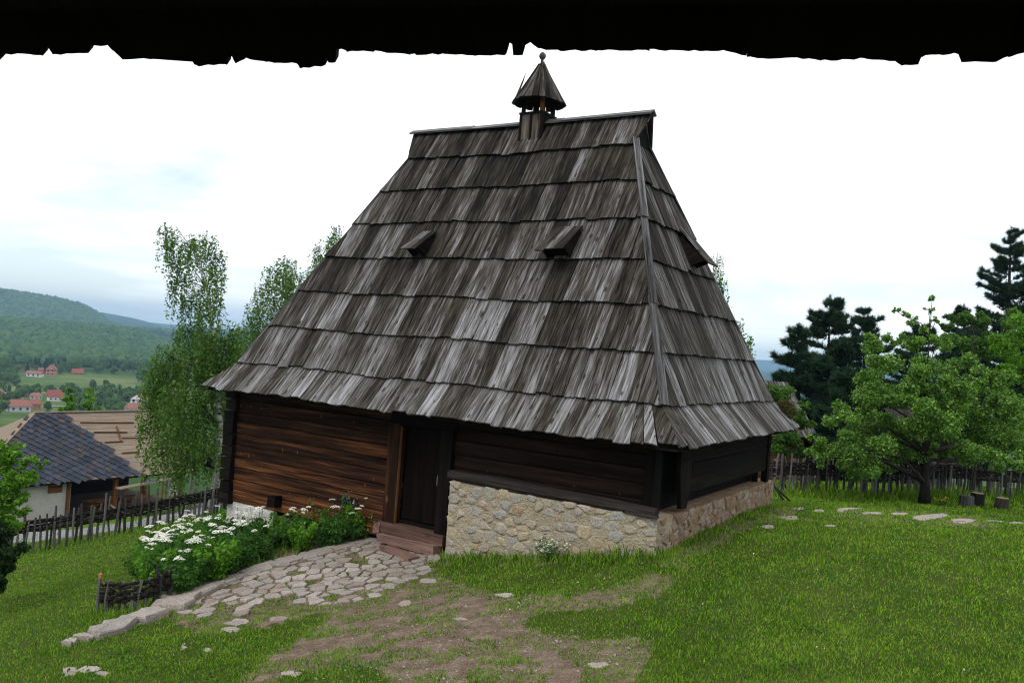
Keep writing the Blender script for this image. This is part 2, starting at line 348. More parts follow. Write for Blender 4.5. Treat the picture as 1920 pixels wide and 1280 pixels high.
# ------------------------------------------------------------------ terrain
CP = np.array([(-5.7, 10, -1.05), (-5.2, 10.6, -.95), (.25, 8.4, .02), (0, 4, .1), (6, 8.6, .45), (6, 4, .5), (-5, 5, -.9), (2.36, 12.5, .42), (-.9, 14.42, -.34), (5.77, 17.97, .43),
    (-5.9, 17.9, -1.45), (-9.2, 17.5, -2.15), (-12.4, 22, -2.95), (-8.3, 26, -2.35), (11, 22.2, .07), (7.5, 22, 0), (14.5, 24.5, .0), (18, 20, .3), (12, 14, .62), (25, 30, -.4), (8, 30, -.8), (0, 26, -1.1),
    (-20, 20, -4.4), (-20, 30, -5.2), (-15, 12, -3.0), (-20.5, 45, -7.35), (-13.5, 53, -7.55), (-4, 44, -5.2), (-40, 50, -11), (40, 40, -1.5), (40, -10, .5), (-30, -10, -5), (0, -15, .4), (0, 60, -6.5), (25, 55, -3.5), (-3.4, 12.0, -.72), (-2.59, 15.54, -.42), (-4.12, 16.49, -.82)])
def _tps(P):
    n = len(P); d = np.hypot(P[:, None, 0]-P[None, :, 0], P[:, None, 1]-P[None, :, 1]); K = np.where(d > 0, d*d*np.log(d+1e-9), 0)+np.eye(n)*.6
    A = np.zeros((n+3, n+3)); A[:n, :n] = K; A[:n, n] = 1; A[:n, n+1:] = P[:, :2]; A[n:, :n] = A[:n, n:].T
    return np.linalg.solve(A, np.r_[P[:, 2], 0, 0, 0])
TW = _tps(CP)
def near_z(x, y):
    x, y = np.asarray(x, float), np.asarray(y, float); z = TW[-3]+TW[-2]*x+TW[-1]*y
    for w, (cx, cy, _) in zip(TW[:-3], CP):
        d2 = (x-cx)**2+(y-cy)**2; z = z+w*.5*d2*np.log(d2+1e-9)
    return z+(fbm(x*.7, y*.7, 3)-.5)*.07
RR = [60, 120, 250, 400, 600, 850, 1000, 1600, 1900, 2300, 3200, 4000, 5500, 6500, 8000, 9500, 14000]
def far_z(x, y):
    r = np.hypot(x, y); a = np.where(y > 1, x/np.maximum(y, 1)*FPX+960, np.where(x < 0, -900, 2600))
    Z1 = np.interp(a, [-300, 0, 150, 250, 330, 450, 800, 1500, 2400], [-14, -21, -23, -26, -42, -48, -50, -46, -30])
    Z2 = np.interp(a, [-400, -200, 0, 100, 150, 180, 205, 240, 500, 1500, 2500], [45, 62, 50, 38, 24, 0, -30, -50, -45, -45, 20])
    Z3 = np.interp(a, [-300, 100, 190, 250, 280, 315, 400, 1000, 2500], [0, 10, 26, 6, -12, -35, -45, -40, 0])
    Z4 = np.interp(a, [-300, 300, 450, 900, 1300, 1430, 1500, 1900, 2500], [10, -20, -25, 10, 30, 52, 66, 50, 40])
    Vv = [np.full(r.shape, v, float) for v in (-9, -20, -36, -44, -50, -52, -46)]
    Vv += [Z1, np.full(r.shape, -42.), np.full(r.shape, -36.), Z2, np.full(r.shape, -30.), Z3, np.full(r.shape, -30.), Z4, np.full(r.shape, -60.), np.full(r.shape, -80.)]
    z = np.zeros(r.shape)
    for i in range(len(RR)-1):
        t = sstep(RR[i], RR[i+1], r); k = (r >= RR[i]) & (r < RR[i+1]); z = np.where(k, Vv[i]*(1-t)+Vv[i+1]*t, z)
    z = np.where(r < RR[0], Vv[0], z); z = np.where(r >= RR[-1], Vv[-1], z)
    return z+(fbm(x/170+9, y/170, 5)-.5)*np.clip(r/2200, 0, 1)*np.clip(14-r/700, 4, 14)
def ground_z(x, y):
    x, y = np.asarray(x, float), np.asarray(y, float); r = np.hypot(x, y); t = sstep(50, 110, r)
    return near_z(np.clip(x, -70, 70), np.clip(y, -40, 75))*(1-t)+far_z(x, y)*t
def gz(x, y): return float(ground_z(np.array([x]), np.array([y]))[0])
def on_ground(px, py, t0=5.0, t1=6000):
    d = ray(px, py); t = t0*1.012**np.arange(int(math.log(t1/t0)/math.log(1.012)))
    P = CC+d[None]*t[:, None]; h = P[:, 2]-ground_z(P[:, 0], P[:, 1]); k = np.argmax(h < 0)
    if h[k] >= 0: return CC+d*60
    if k == 0: return P[0]
    s = h[k-1]/(h[k-1]-h[k]); return P[k-1]+(P[k]-P[k-1])*s
# masks (evaluated in plan, through the point's place on the ground)
DIRT = [[(800, 1058), (850, 1098), (905, 1106), (960, 1122), (1100, 1112), (1180, 1096), (1230, 1072), (1275, 1076), (1240, 1110), (1150, 1135), (1010, 1142), (965, 1170), (1040, 1195), (1160, 1205), (1230, 1190), (1215, 1235), (1160, 1300), (760, 1300), (700, 1240), (560, 1252), (470, 1300), (420, 1300), (540, 1212), (610, 1172), (640, 1135), (790, 1090)],
        [(1550, 950), (1700, 958), (1850, 971), (1910, 978), (1850, 990), (1700, 980), (1560, 966)], [(1300, 1010), (1440, 945), (1500, 946), (1490, 966), (1390, 985), (1310, 1030)]]
PAVE = [(215, 1178), (320, 1120), (480, 1060), (600, 1030), (690, 1008), (830, 1030), (812, 1060), (790, 1090), (700, 1110), (640, 1140), (560, 1165), (480, 1185), (380, 1195), (300, 1165)]
BED = [(255, 1085), (275, 1045), (430, 995), (520, 978), (690, 998), (680, 1012), (600, 1032), (480, 1062), (400, 1095), (330, 1122), (280, 1118)]
HB = np.array([2.4541, 11.9109, 0.]); HYAW = -.5589; HX = np.array([math.cos(HYAW), math.sin(HYAW), 0]); HY = np.array([-math.sin(HYAW), math.cos(HYAW), 0])
def hloc(P): Q = np.asarray(P)-HB; return np.array([Q@HX, Q@HY, Q[2]])
def hworld(p): return HB+HX*p[0]+HY*p[1]+np.array([0, 0, p[2]])
def soft(poly_list, px, py, x, y, amp, sc=2.2, seed=1):
    nx = (fbm(x*sc, y*sc, seed)-.5)*amp*2; ny = (fbm(x*sc+40, y*sc+7, seed)-.5)*amp
    r = np.zeros(np.shape(px), bool)
    for p in poly_list: r |= in_poly(px+nx, py+ny, p)
    return r
ROADC = [on_ground(-80, 1012), on_ground(40, 1006), on_ground(150, 996), on_ground(260, 980), on_ground(350, 964), on_ground(430, 948), on_ground(560, 930)]
def road_d(x, y):
    d = np.full(np.shape(x), 99.)
    for a, b in zip(ROADC[:-1], ROADC[1:]):
        e = b[:2]-a[:2]; t = np.clip(((x-a[0])*e[0]+(y-a[1])*e[1])/(e@e), 0, 1); d = np.minimum(d, np.hypot(x-a[0]-e[0]*t, y-a[1]-e[1]*t))
    return d
def softmask(polys, px, py, amp=30):
    s = np.zeros(np.shape(px)); offs = [(0, 0), (1, 0), (-1, 0), (0, .6), (0, -.6), (.7, .4), (-.7, .4), (.7, -.4), (-.7, -.4), (.4, 0), (-.4, 0), (0, .3), (0, -.3)]
    for ox, oy in offs:
        r = np.zeros(np.shape(px), bool)
        for p in polys: r |= in_poly(px+ox*amp, py+oy*amp, p)
        s += r
    return s/len(offs)
# radial sheet
rad = np.r_[0.8, 2.0*1.024**np.arange(375)]; rad = rad[rad < 9350]
az = np.r_[np.radians(np.arange(-44, 44, .33)), np.radians(np.arange(44, 316, 4.0))]
RG, AG = np.meshgrid(rad, az, indexing='ij'); GX, GY = RG*np.sin(AG), RG*np.cos(AG); GZ = ground_z(GX, GY)
nr, na = GX.shape; idx = np.arange(nr*na).reshape(nr, na); nx_ = np.roll(idx, -1, 1)
FF = np.stack([idx[:-1], idx[1:], nx_[1:], nx_[:-1]], -1).reshape(-1, 4)[:, ::-1]
def groundmat():
    m, t, out = material('ground'); pos = t.n('ShaderNodeNewGeometry').outputs['Position']
    at = lambda n: t.n('ShaderNodeAttribute', dict(attribute_name=n)).outputs['Fac']
    n1 = t.noise(pos, .5, 4); n2 = t.noise(pos, 5, 5, .65); n3 = t.noise(pos, 38, 4, .7); n4 = t.noise(pos, .012, 4, .6)
    g = t.ramp(t.math('ADD', t.math('MULTIPLY', n1, .4), t.math('MULTIPLY', n3, .6)), [(.3, (.024, .038, .008)), (.5, (.046, .066, .013)), (.7, (.09, .095, .028))])
    dd = t.ramp(t.math('ADD', t.math('MULTIPLY', n2, .45), t.math('MULTIPLY', n3, .55)), [(.32, (.065, .042, .030)), (.48, (.135, .100, .073)), (.60, (.22, .17, .128)), (.70, (.40, .33, .28))])
    dm = t.math('ADD', at('dirt'), t.math('MULTIPLY', t.math('SUBTRACT', n2, .5), .9)); dm = t.rng(dm, .42, .58, 0, 1)
    c = t.mix(dm, g, dd)
    far = t.ramp(n4, [(.36, (.030, .068, .016)), (.48, (.065, .11, .028)), (.62, (.13, .16, .05))])
    c = t.mix(at('far'), c, far)
    c = t.mix(at('wood'), c, (.016, .042, .014))
    rv = t.ramp(t.math('ADD', t.math('MULTIPLY', n2, .3), t.math('MULTIPLY', n3, .7)), [(.35, (.12, .12, .12)), (.55, (.25, .25, .255)), (.7, (.40, .40, .40))])
    c = t.mix(t.rng(t.math('ADD', at('road'), t.math('MULTIPLY', t.math('SUBTRACT', n2, .5), .5)), .4, .6, 0, 1), c, rv)
    finish(t, out, c, .95, t.math('ADD', n2, t.math('MULTIPLY', n3, .6)), .55, .05, .03); return m
ground = fast('ground', np.stack([GX, GY, GZ], -1).reshape(-1, 3), FF, groundmat(), smooth=True); tag(ground, kind='structure')
fx_, fy_ = GX.ravel(), GY.ravel(); fr_ = RG.ravel(); fpx, fpy = project(np.stack([fx_, fy_, GZ.ravel()], -1)); vis = (fy_ > 4) & (fr_ < 40)
def attr(name, v): ground.data.attributes.new(name, 'FLOAT', 'POINT').data.foreach_set('value', v.astype(np.float32))
dm = softmask(DIRT, fpx, fpy)*vis*.9+softmask([PAVE, BED], fpx, fpy, 14)*vis*.46
hl_ = np.stack([(fx_-HB[0])*HX[0]+(fy_-HB[1])*HX[1], (fx_-HB[0])*HY[0]+(fy_-HB[1])*HY[1]], -1)
dm = np.maximum(dm, ((hl_[:, 0] > -10.6) & (hl_[:, 0] < .1) & (hl_[:, 1] > .2) & (hl_[:, 1] < 7))*.8)
attr('dirt', np.clip(dm+.12*(fr_ < 30), 0, 1)); attr('far', sstep(60, 110, fr_)); attr('road', (road_d(fx_, fy_) < 2.0).astype(float))
attr('wood', sstep(880, 1020, fr_)*np.where(fr_ > 880, 1, 0))

# ------------------------------------------------------------------ the log house
LH, WH, DH = 10.2576, 6.9161, .5151
ZE, Z7, ZR, ZH, E1, E2, T1, T2 = 2.102, 2.656, 7.982, 7.332, 2.2055, 2.2907, 2.4305, 2.4453
YY = DH+(ZH-Z7)/(ZR-Z7)*(WH/2-DH)
house = empty('log_house', tuple(HB), HYAW)
tag(house, 'big log house on a stone base under a towering steep grey shingle roof', 'house')
def sag(p):
    x, y, z = p; k = min(max((z-ZE)/6, 0), 1)
    return (x, y, z-.05*k*math.sin(math.pi*min(max(-x/LH, 0), 1))+.012*math.sin(x*1.7+z)+.005*math.sin(x*4.3+2*y+z*2))
class Face:
    def __init__(s, BL, BR, TL, TR):
        s.o = np.array(BL, float); u = np.array(BR, float)-s.o; s.len = np.linalg.norm(u); s.u = u/s.len
        t = np.array(TL, float)-s.o; s.tl = t@s.u; v = t-s.u*s.tl; s.V = np.linalg.norm(v); s.v = v/s.V; s.n = np.cross(s.u, s.v); s.tr = (np.array(TR, float)-s.o)@s.u
    def P(s, u, v, n=0.): return sag(s.o+s.u*u+s.v*v+s.n*n)
    def uL(s, v): return s.tl*v/s.V
    def uR(s, v): return s.len+(s.tr-s.len)*v/s.V
    def hit(s, px, py):
        d = ray(px, py); dl = np.array([d@HX, d@HY, d[2]]); c = hloc(CC); k = ((s.o-c)@s.n)/(dl@s.n); q = c+dl*k-s.o; return q@s.u, q@s.v
x0_, x1_ = -LH, 0.
Ff = Face((x0_+DH, DH, Z7), (-DH, DH, Z7), (x0_+T1, YY, ZH), (-T2, YY, ZH))
Fr = Face((-DH, DH, Z7), (-DH, WH-DH, Z7), (-T2, YY, ZH), (-T2, WH-YY, ZH))
Fb = Face((-DH, WH-DH, Z7), (x0_+DH, WH-DH, Z7), (-T2, WH-YY, ZH), (x0_+T1, WH-YY, ZH))
Fl = Face((x0_+DH, WH-DH, Z7), (x0_+DH, DH, Z7), (x0_+T1, WH-YY, ZH), (x0_+T1, YY, ZH))
Gf = Face((x0_+T1, YY, ZH), (-T2, YY, ZH), (x0_+E1, WH/2, ZR), (-E2, WH/2, ZR))
Gb = Face((-T2, WH-YY, ZH), (x0_+T1, WH-YY, ZH), (-E2, WH/2, ZR), (x0_+E1, WH/2, ZR))
Ef = Face((x0_, 0, ZE), (0, 0, ZE), (x0_+DH, DH, Z7), (-DH, DH, Z7)); Er = Face((0, 0, ZE), (0, WH, ZE), (-DH, DH, Z7), (-DH, WH-DH, Z7))
Eb = Face((0, WH, ZE), (x0_, WH, ZE), (-DH, WH-DH, Z7), (x0_+DH, WH-DH, Z7)); El = Face((x0_, WH, ZE), (x0_, 0, ZE), (x0_+DH, WH-DH, Z7), (x0_+DH, DH, Z7))
# closed timber deck under the shingles
rv_ = [(x0_+.05, .05, ZE-.05), (-.05, .05, ZE-.05), (-.05, WH-.05, ZE-.05), (x0_+.05, WH-.05, ZE-.05), (x0_+DH, DH, Z7-.05), (-DH, DH, Z7-.05), (-DH, WH-DH, Z7-.05), (x0_+DH, WH-DH, Z7-.05),
       (x0_+T1, YY, ZH-.05), (-T2, YY, ZH-.05), (-T2, WH-YY, ZH-.05), (x0_+T1, WH-YY, ZH-.05), (x0_+T1+.05, WH/2, ZR-.07), (-T2-.05, WH/2, ZR-.07)]
me = bpy.data.meshes.new('roof'); me.from_pydata([sag(p) for p in rv_], [], [(0, 1, 5, 4), (1, 2, 6, 5), (2, 3, 7, 6), (3, 0, 4, 7), (4, 5, 9, 8), (5, 6, 10, 9), (6, 7, 11, 10), (7, 4, 8, 11), (8, 9, 13, 12), (10, 11, 12, 13), (9, 10, 13), (11, 8, 12), (3, 2, 1, 0)])
roof = link('roof', me, M['dark_wood'], house)
SH = []      # (score, MB)
def plank(face, poly, v0, v1, lift, th, visible, ragged=True, w_off=0.0):
    """one split shingle from its outline in the face plane"""
    if len(poly) < 3 or abs(area2(poly)) < .004: return
    if area2(poly) < 0: poly = poly[::-1]
    if ragged:                                       # uneven lower end
        o = []
        for i in range(len(poly)):
            p, q = poly[i], poly[(i+1) % len(poly)]; o.append(p)
            if abs(p[1]-q[1]) < .02 and p[1] < (v0+v1)/2 and abs(p[0]-q[0]) > .08:
                for k in (.3, .62): o.append((p[0]+(q[0]-p[0])*k, p[1]+random.uniform(-.016, .012)))
        poly = o
    ro = random.uniform(0, 60); h = lambda v: lift*(1-(v-v0)/(v1-v0))+w_off; tw = random.uniform(-.006, .006); um = sum(p[0] for p in poly)/len(poly)
    top = [face.P(u, v, h(v)+th+tw*(u-um)*6) for u, v in poly]; bot = [face.P(u, v, h(v)+tw*(u-um)*6) for u, v in poly]
    mb = MB(); mb.prism(top, bot, [(u+ro, v+ro*.7) for u, v in poly])
    c = hworld(np.mean(np.array(top), 0)); sc = abs(area2(poly))/((c-CC)@(c-CC))*abs((face.n@hloc(CC)-face.n@hloc(c)))/np.linalg.norm(c-CC)
    SH.append((sc if visible else 0, mb))
def clad(face, n, visible, v_from=0., wmin=.17, wmax=.34, over=.03):
    for r in range(n):
        a = r*face.V/n-over; b = (r+1)*face.V/n+.10
        if r == n-1: b = face.V+.02
        u = min(face.uL(a), face.uL(b))-.05; end = max(face.uR(a), face.uR(b))
        while u < end:
            w = random.uniform(wmin, wmax); g = random.uniform(.004, .016); j = random.choice((-.02, -.008, 0, 0, .004, .010)) if random.random() < .98 else random.choice((-.05, .035, .05)); sk = random.uniform(-.006, .006)
            poly = [(u, a+j), (u+w-g, a+j), (u+w-g+sk, b), (u+sk, b)]
            s1 = face.tl/face.V; poly = clip(poly, -1, s1, .01); s2 = (face.tr-face.len)/face.V; poly = clip(poly, 1, -s2, face.len+.01)
            plank(face, poly, a, b, .064+random.uniform(-.010, .012), .028, visible); u += w
def flare(face, visible):
    n = int(face.len/.25); bs = [0.0]
    while bs[-1] < face.len-.2: bs.append(bs[-1]+random.uniform(.18, .33))
    bs[-1] = face.len; K = 1.15
    def top(b):
        e = min(b, face.len-b); t = e*(K-DH)/K if e < K else e-DH
        return DH+t if b <= face.len/2 else face.len-DH-t
    for p, q in zip(bs[:-1], bs[1:]):
        e = min((p+q)/2, face.len-(p+q)/2); v0 = -.02+random.uniform(-.03, .02)+(.10*max(0, 1-e/.5)**2)
        g = .006; V1 = face.V+.05
        plank(face, [(p, v0), (q-g, v0+random.uniform(-.012, .012)), (max(top(q), top(p)+.012)-g*.5, V1), (top(p), V1)], v0, V1, .012, .03, visible)
for F_, vv in ((Ff, 1), (Fr, 1), (Fb, 0), (Fl, 0)): clad(F_, 6, vv)
clad(Gf, 1, 1, over=.045, wmin=.15, wmax=.3); clad(Gb, 1, 0, over=.045)
for F_, vv in ((Ef, 1), (Er, 1), (Eb, 0), (El, 0)): flare(F_, vv)
SH.sort(key=lambda t: -t[0])
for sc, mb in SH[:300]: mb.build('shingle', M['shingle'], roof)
rest = MB()
for sc, mb in SH[300:]:
    b = len(rest.v); rest.v += mb.v; rest.f += [[i+b for i in f] for f in mb.f]; rest.uv += mb.uv
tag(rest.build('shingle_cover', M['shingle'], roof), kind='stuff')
# hip boards, ridge boards
def hipboards(a, b, out, pieces, tuck=.85, wd=.125):
    a, b = np.array(a), np.array(b)
    for i in range(pieces):
        p = a+(b-a)*(i/pieces-.01); q = a+(b-a)*((i+1)/pieces+.02); lo = np.array(out)*((.085 if i % 2 == 0 else .07)*tuck)
        mb = MB(); mb.bar(sag(p+lo*1.25), sag(q+lo*.85), wd+random.uniform(-.02, .02), .035, out, .006); mb.build('hip_board', M['shingle_edge'], roof)
hipboards((-DH, DH, Z7+.02), (-T2, YY, ZH+.02), Vector((.62, -.62, .5)).normalized(), 3)
hipboards((x0_+DH, DH, Z7), (x0_+T1, YY, ZH), Vector((-.62, -.62, .5)).normalized(), 3, .55, .10)
hipboards((-DH, WH-DH, Z7), (-T2, WH-YY, ZH), Vector((.62, .62, .5)).normalized(), 3, .55, .10)
for (a, b) in ((x0_+E1-.03, -6.4), (-6.43, -4.2), (-4.22, -E2+.02)):
    for s_ in (-1, 1):
        MB().bar(sag((a, WH/2+s_*.07, ZR+.045)), sag((b, WH/2+s_*.07, ZR+.045+random.uniform(-.005, .012))), .17, .03, (0, s_*.62, 1), .005).build('ridge_board', M['shingle_edge'], roof)
for xx, sg in ((-T2-.02, 1), (x0_+T1+.02, -1)):       # recessed gablet boards
    for k in range(4):
        y0 = YY-.02+k*(WH-2*YY+.04)/4; y1 = y0+(WH-2*YY+.04)/4-.006; top = lambda y: ZH+(ZR-ZH-.12)*(1-abs(y-WH/2)/(WH/2-YY+.02))
        q = [(y0, ZH-.1), (y1, ZH-.1), (y1, top(y1)), ((y0+y1)/2, max(top((y0+y1)/2), ZH)), (y0, top(y0))]
        mb = MB(); mb.prism([sag((xx+.012, y, z)) for y, z in q], [sag((xx-.012, y, z)) for y, z in q], q); mb.build('gablet_board', M['black_wood'], roof)
# chimney turret on the ridge
ch = empty('smoke_turret', (-4.83, WH/2, ZR), 0, house); hw = .255
MB().box((0, 0, -.20), (.44, .44, .52), None, 2).build('core', M['black_wood'], ch)
for sx_ in (-1, 1):
    for sy_ in (-1, 1):
        MB().box((sx_*(hw-.035), sy_*(hw-.035), .12), (.07, .07, .72), None, 2, .006).build('post', M['warm_wood'] if (sx_, sy_) == (1, -1) else M['dark_wood'], ch)
for k in range(2):
    for sg in (-1, 1):
        MB().box((-.118+k*.236, sg*(hw-.012), -.14), (.205, .03, .56), None, 2, .004).build('panel', M['panel'], ch)
    MB().box(((hw-.012)*(1 if k else -1), 0, -.14), (.03, .42, .56), None, 2, .004).build('panel', M['dark_wood'], ch)
for x in (-hw+.01, 0, hw-.01): MB().box((x, -hw-.008, -.14), (.045, .04, .56), None, 2, .004).build('batten', M['dark_wood'], ch)
for sg in (-1, 1):
    MB().box((0, sg*(hw-.005), .15), (.57, .07, .045), None, 0, .004).build('rail', M['dark_wood'], ch)
    MB().box((sg*(hw-.005), 0, .153), (.07, .43, .045), None, 1, .004).build('rail', M['dark_wood'], ch)
cap = MB(); cap.tube([(0, 0, .45), (0, 0, .48), (0, 0, 1.16)], [.43, .43, .02], 16); capo = cap.build('cone_roof', M['black_wood'], ch)
nb = 24
for k in range(nb):
    a0, a1 = 2*math.pi*k/nb, 2*math.pi*(k+1)/nb-.02; rr = .535+random.uniform(-.015, .015); z0 = .39+random.uniform(-.018, .018); rt, zt = .05, 1.22+random.uniform(-.06, .03)
    def ring(dr, dz): return [(math.cos(a0)*(rr+dr), math.sin(a0)*(rr+dr), z0+dz), (math.cos(a1)*(rr+dr), math.sin(a1)*(rr+dr), z0+dz), (math.cos(a1)*(rt+dr), math.sin(a1)*(rt+dr), zt+dz), (math.cos(a0)*(rt+dr), math.sin(a0)*(rt+dr), zt+dz)]
    dr = random.uniform(0, .012); mb = MB(); o = random.uniform(0, 40); mb.prism(ring(.015+dr, .01), ring(-.01+dr, 0), [(o, o), (o+.14, o), (o+.08, o+1), (o+.06, o+1)]); mb.build('shingle', M['shingle'], capo)
mb = MB(); q = [(.55, .36), (.49, .36), (.30, 1.08), (.36, .80)]; mb.prism([(-.848*x+.006, -.53*x-.01, z) for x, z in q], [(-.848*x-.006, -.53*x+.01, z) for x, z in q], q); mb.build('loose_shingle', M['shingle'], capo)
fi = MB(); pr = [(0, .055), (.07, .05), (.12, .03), (.17, .028), (.20, .055), (.235, .072), (.28, .066), (.315, .035), (.33, .008)]
fi.tube([(0, 0, 1.14+z) for z, _ in pr], [r for _, r in pr], 10); fi.build('finial', M['shingle_edge'], ch, smooth=True)
# little roof vents with lifted lids
def vent(face, px, py, w, ln, rise, warm=False):
    u, v = face.hit(px, py); root = empty('roof_vent', (0, 0, 0), 0, house); n0 = .07
    P = lambda uu, vv, nn: face.P(u+uu, v+vv, n0+nn)
    k = 3; tot = w*1.2
    for i in range(k):
        a, b = -tot/2+i*tot/k, -tot/2+(i+1)*tot/k-.006; e = random.uniform(-.03, .03)
        q = [(a, -.10+e), (b, -.10+e+random.uniform(-.02, .02)), (b, ln), (a, ln)]; hh = lambda vv: rise*(1-vv/ln)
        mb = MB(); mb.prism([P(x, y, hh(y)+.05) for x, y in q], [P(x, y, hh(y)+.018) for x, y in q], [(x+i*9, y+u) for x, y in q]); mb.build('lid_board', M['shingle'], root)
    for s_ in (-1, 1):
        mb = MB(); q = [(0, -.05), (ln*.95, -.05), (0, rise+.01)]
        mb.prism([P(s_*(w/2)+.014, y, z) for y, z in q], [P(s_*(w/2)-.014, y, z) for y, z in q], q); mb.build('cheek', M['dark_wood'] if not warm else M['panel'], root)
    mb = MB(); q = [(-w/2+.02, -.05), (w/2-.02, -.05), (w/2-.02, rise-.01), (-w/2+.02, rise-.01)]
    mb.prism([P(x, .05, z) for x, z in q], [P(x, .07, z) for x, z in q], q); mb.build('opening', M['black_wood'], root)
    return root, P
va, Pa = vent(Ff, 791, 484, .30, .60, .32)
rg = MB(); rg.tube([Pa(.05*math.cos(t), .035, .10+.06*math.sin(t)) for t in np.linspace(-2.6, 1.2, 9)], .012, 6); rg.build('ring', M['shingle_edge'], va)
vent(Ff, 1052, 487, .45, .68, .33); vent(Fr, 1294, 503, .34, .80, .30)
mm_ = MB(); 
# moss clump on the far eave corner
uu, vv = Er.hit(1468, 772)
mv = []; mf = []
for k in range(900):
    d = rng.normal(size=3); d /= np.linalg.norm(d); c = np.array(Er.P(uu+d[0]*.24, vv+d[1]*.20, .05+abs(d[2])*.15)); t = rng.normal(size=3)*.03; b = len(mv); mv += [c, c+t, c+rng.normal(size=3)*.03+np.array([0, 0, .03])]; mf.append((b, b+1, b+2))
tag(fast('moss_clump', mv, mf, M['moss'], house), kind='stuff')
# ---- walls
WF, WT = .75, .16
WX0, WX1 = -10.12, -.72
def wall_logs(parent, xa, xb, z0, z1, n, axis='x', plane=WF, mat_='log'):
    zs = np.linspace(z0, z1, n+1)+np.r_[0, rng.uniform(-.02, .02, n-1), 0]
    for a, b in zip(zs[:-1], zs[1:]):
        mb = MB(); dp = random.uniform(-.006, .006); L = xb-xa; seg = 5; o = random.uniform(0, 50)
        vs = []
        for i in range(seg+1):                        # slightly wavy hewn plank, rounded arrises
            x = xa+L*i/seg; w1, w2 = random.uniform(-.006, .006), random.uniform(-.006, .006); d2 = dp+random.uniform(-.005, .005); g = .005
            prof = [(d2+.004, a+g), (d2-.006, a+g+.012+w1*.3), (d2-.009, b-g-.012+w2*.3), (d2+.004, b-g), (.14, b-g), (.14, a+g)]
            vs.append([(x, plane+p, z) if axis == 'x' else (plane-p, x, z) for p, z in prof])
        b0 = len(mb.v)
        for r in vs: mb.v += r
        for i in range(seg):
            for k in range(6):
                k2 = (k+1) % 6; q = (b0+i*6+k, b0+(i+1)*6+k, b0+(i+1)*6+k2, b0+i*6+k2)
                if axis != 'x': q = q[::-1]
                pz = lambda j: (mb.v[j][2]+o, (mb.v[j][0] if axis == 'x' else mb.v[j][1])+o)
                mb.face(q, [pz(j) for j in q])
        e = b0+seg*6; mb.face([b0+k for k in range(6)], [(0, 0)]*6); mb.face([e+k for k in range(6)][::-1], [(0, 0)]*6)
        mb.build('log', M[mat_], parent)
def wallcore(name, c, s): return MB().box(c, s).build(name, M['black_wood'], house)
DX0, DX1, DZ = -5.52, -4.62, 1.75
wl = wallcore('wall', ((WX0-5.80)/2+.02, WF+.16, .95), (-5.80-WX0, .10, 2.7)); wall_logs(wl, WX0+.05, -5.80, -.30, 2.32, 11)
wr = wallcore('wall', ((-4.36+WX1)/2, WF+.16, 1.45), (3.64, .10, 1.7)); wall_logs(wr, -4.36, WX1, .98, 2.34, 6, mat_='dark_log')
MB().box(((-5.80-4.36)/2, WF+.02, 2.05), (1.5, .15, .5), None, 0, .004).build('lintel', M['dark_wood'], house)
fr = empty('door_frame', (0, 0, 0), 0, house)
MB().box((-5.66, WF-.03, .85), (.26, .18, 1.95), None, 2, .006).build('jamb', M['jamb'], fr)
MB().box((-5.545, WF-.075, .87), (.05, .06, 1.8), None, 2, .004).build('bead', M['warm_wood'], fr)
MB().box((-4.49, WF-.03, .85), (.25, .18, 1.95), None, 2, .006).build('jamb', M['dark_wood'], fr)
MB().box((-4.605, WF-.075, .87), (.035, .06, 1.8), None, 2, .004).build('bead', M['warm_wood'], fr)
dr_ = empty('door', (0, 0, 0), 0, house)
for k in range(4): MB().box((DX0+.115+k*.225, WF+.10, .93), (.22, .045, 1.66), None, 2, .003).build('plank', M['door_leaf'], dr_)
hd = MB(); hd.tube([(-4.72, WF+.06, .92+.12*t-.02) if abs(t) == 1 else (-4.72, WF+.02, .92+.12*t-.02) for t in (-1, -.6, 0, .6, 1)], .010, 6); hd.build('handle', M['metal'], dr_)
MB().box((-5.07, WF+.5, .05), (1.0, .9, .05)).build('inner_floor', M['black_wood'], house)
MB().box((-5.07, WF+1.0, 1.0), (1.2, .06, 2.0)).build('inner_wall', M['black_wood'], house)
MB().box((-5.08, WF-.06, -.08), (1.42, .24, .19), None, 0, .015).build('sill', M['pink_wood'], house)
MB().box((-5.10, WF-.17, -.25), (1.30, .24, .16), None, 0, .018).build('sill', M['pink_wood'], house)
MB().box((-5.86, WF-.08, -.10), (.16, .24, .20), None, 1, .02).build('sill_block', M['pink_wood'], house)
# corner timbers left
cn = empty('corner_timbers', (0, 0, 0), 0, house)
for k in range(10):
    z = -.24+k*.245; MB().box((WX0-.02+random.uniform(-.01, .01), WF+.06+random.uniform(-.02, .01), z), (.30, .34, .225), None, 1 if k % 2 else 0, .012).build('log_end', M['dark_wood'], cn)
# left, back and right walls
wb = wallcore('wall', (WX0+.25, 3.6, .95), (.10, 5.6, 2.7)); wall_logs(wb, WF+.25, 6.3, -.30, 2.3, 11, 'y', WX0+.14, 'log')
wk = wallcore('wall', (-5.3, 6.25, .95), (9.4, .10, 2.7)); wall_logs(wk, WX0+.2, -.7, -.30, 2.3, 11, 'x', 6.2, 'log')
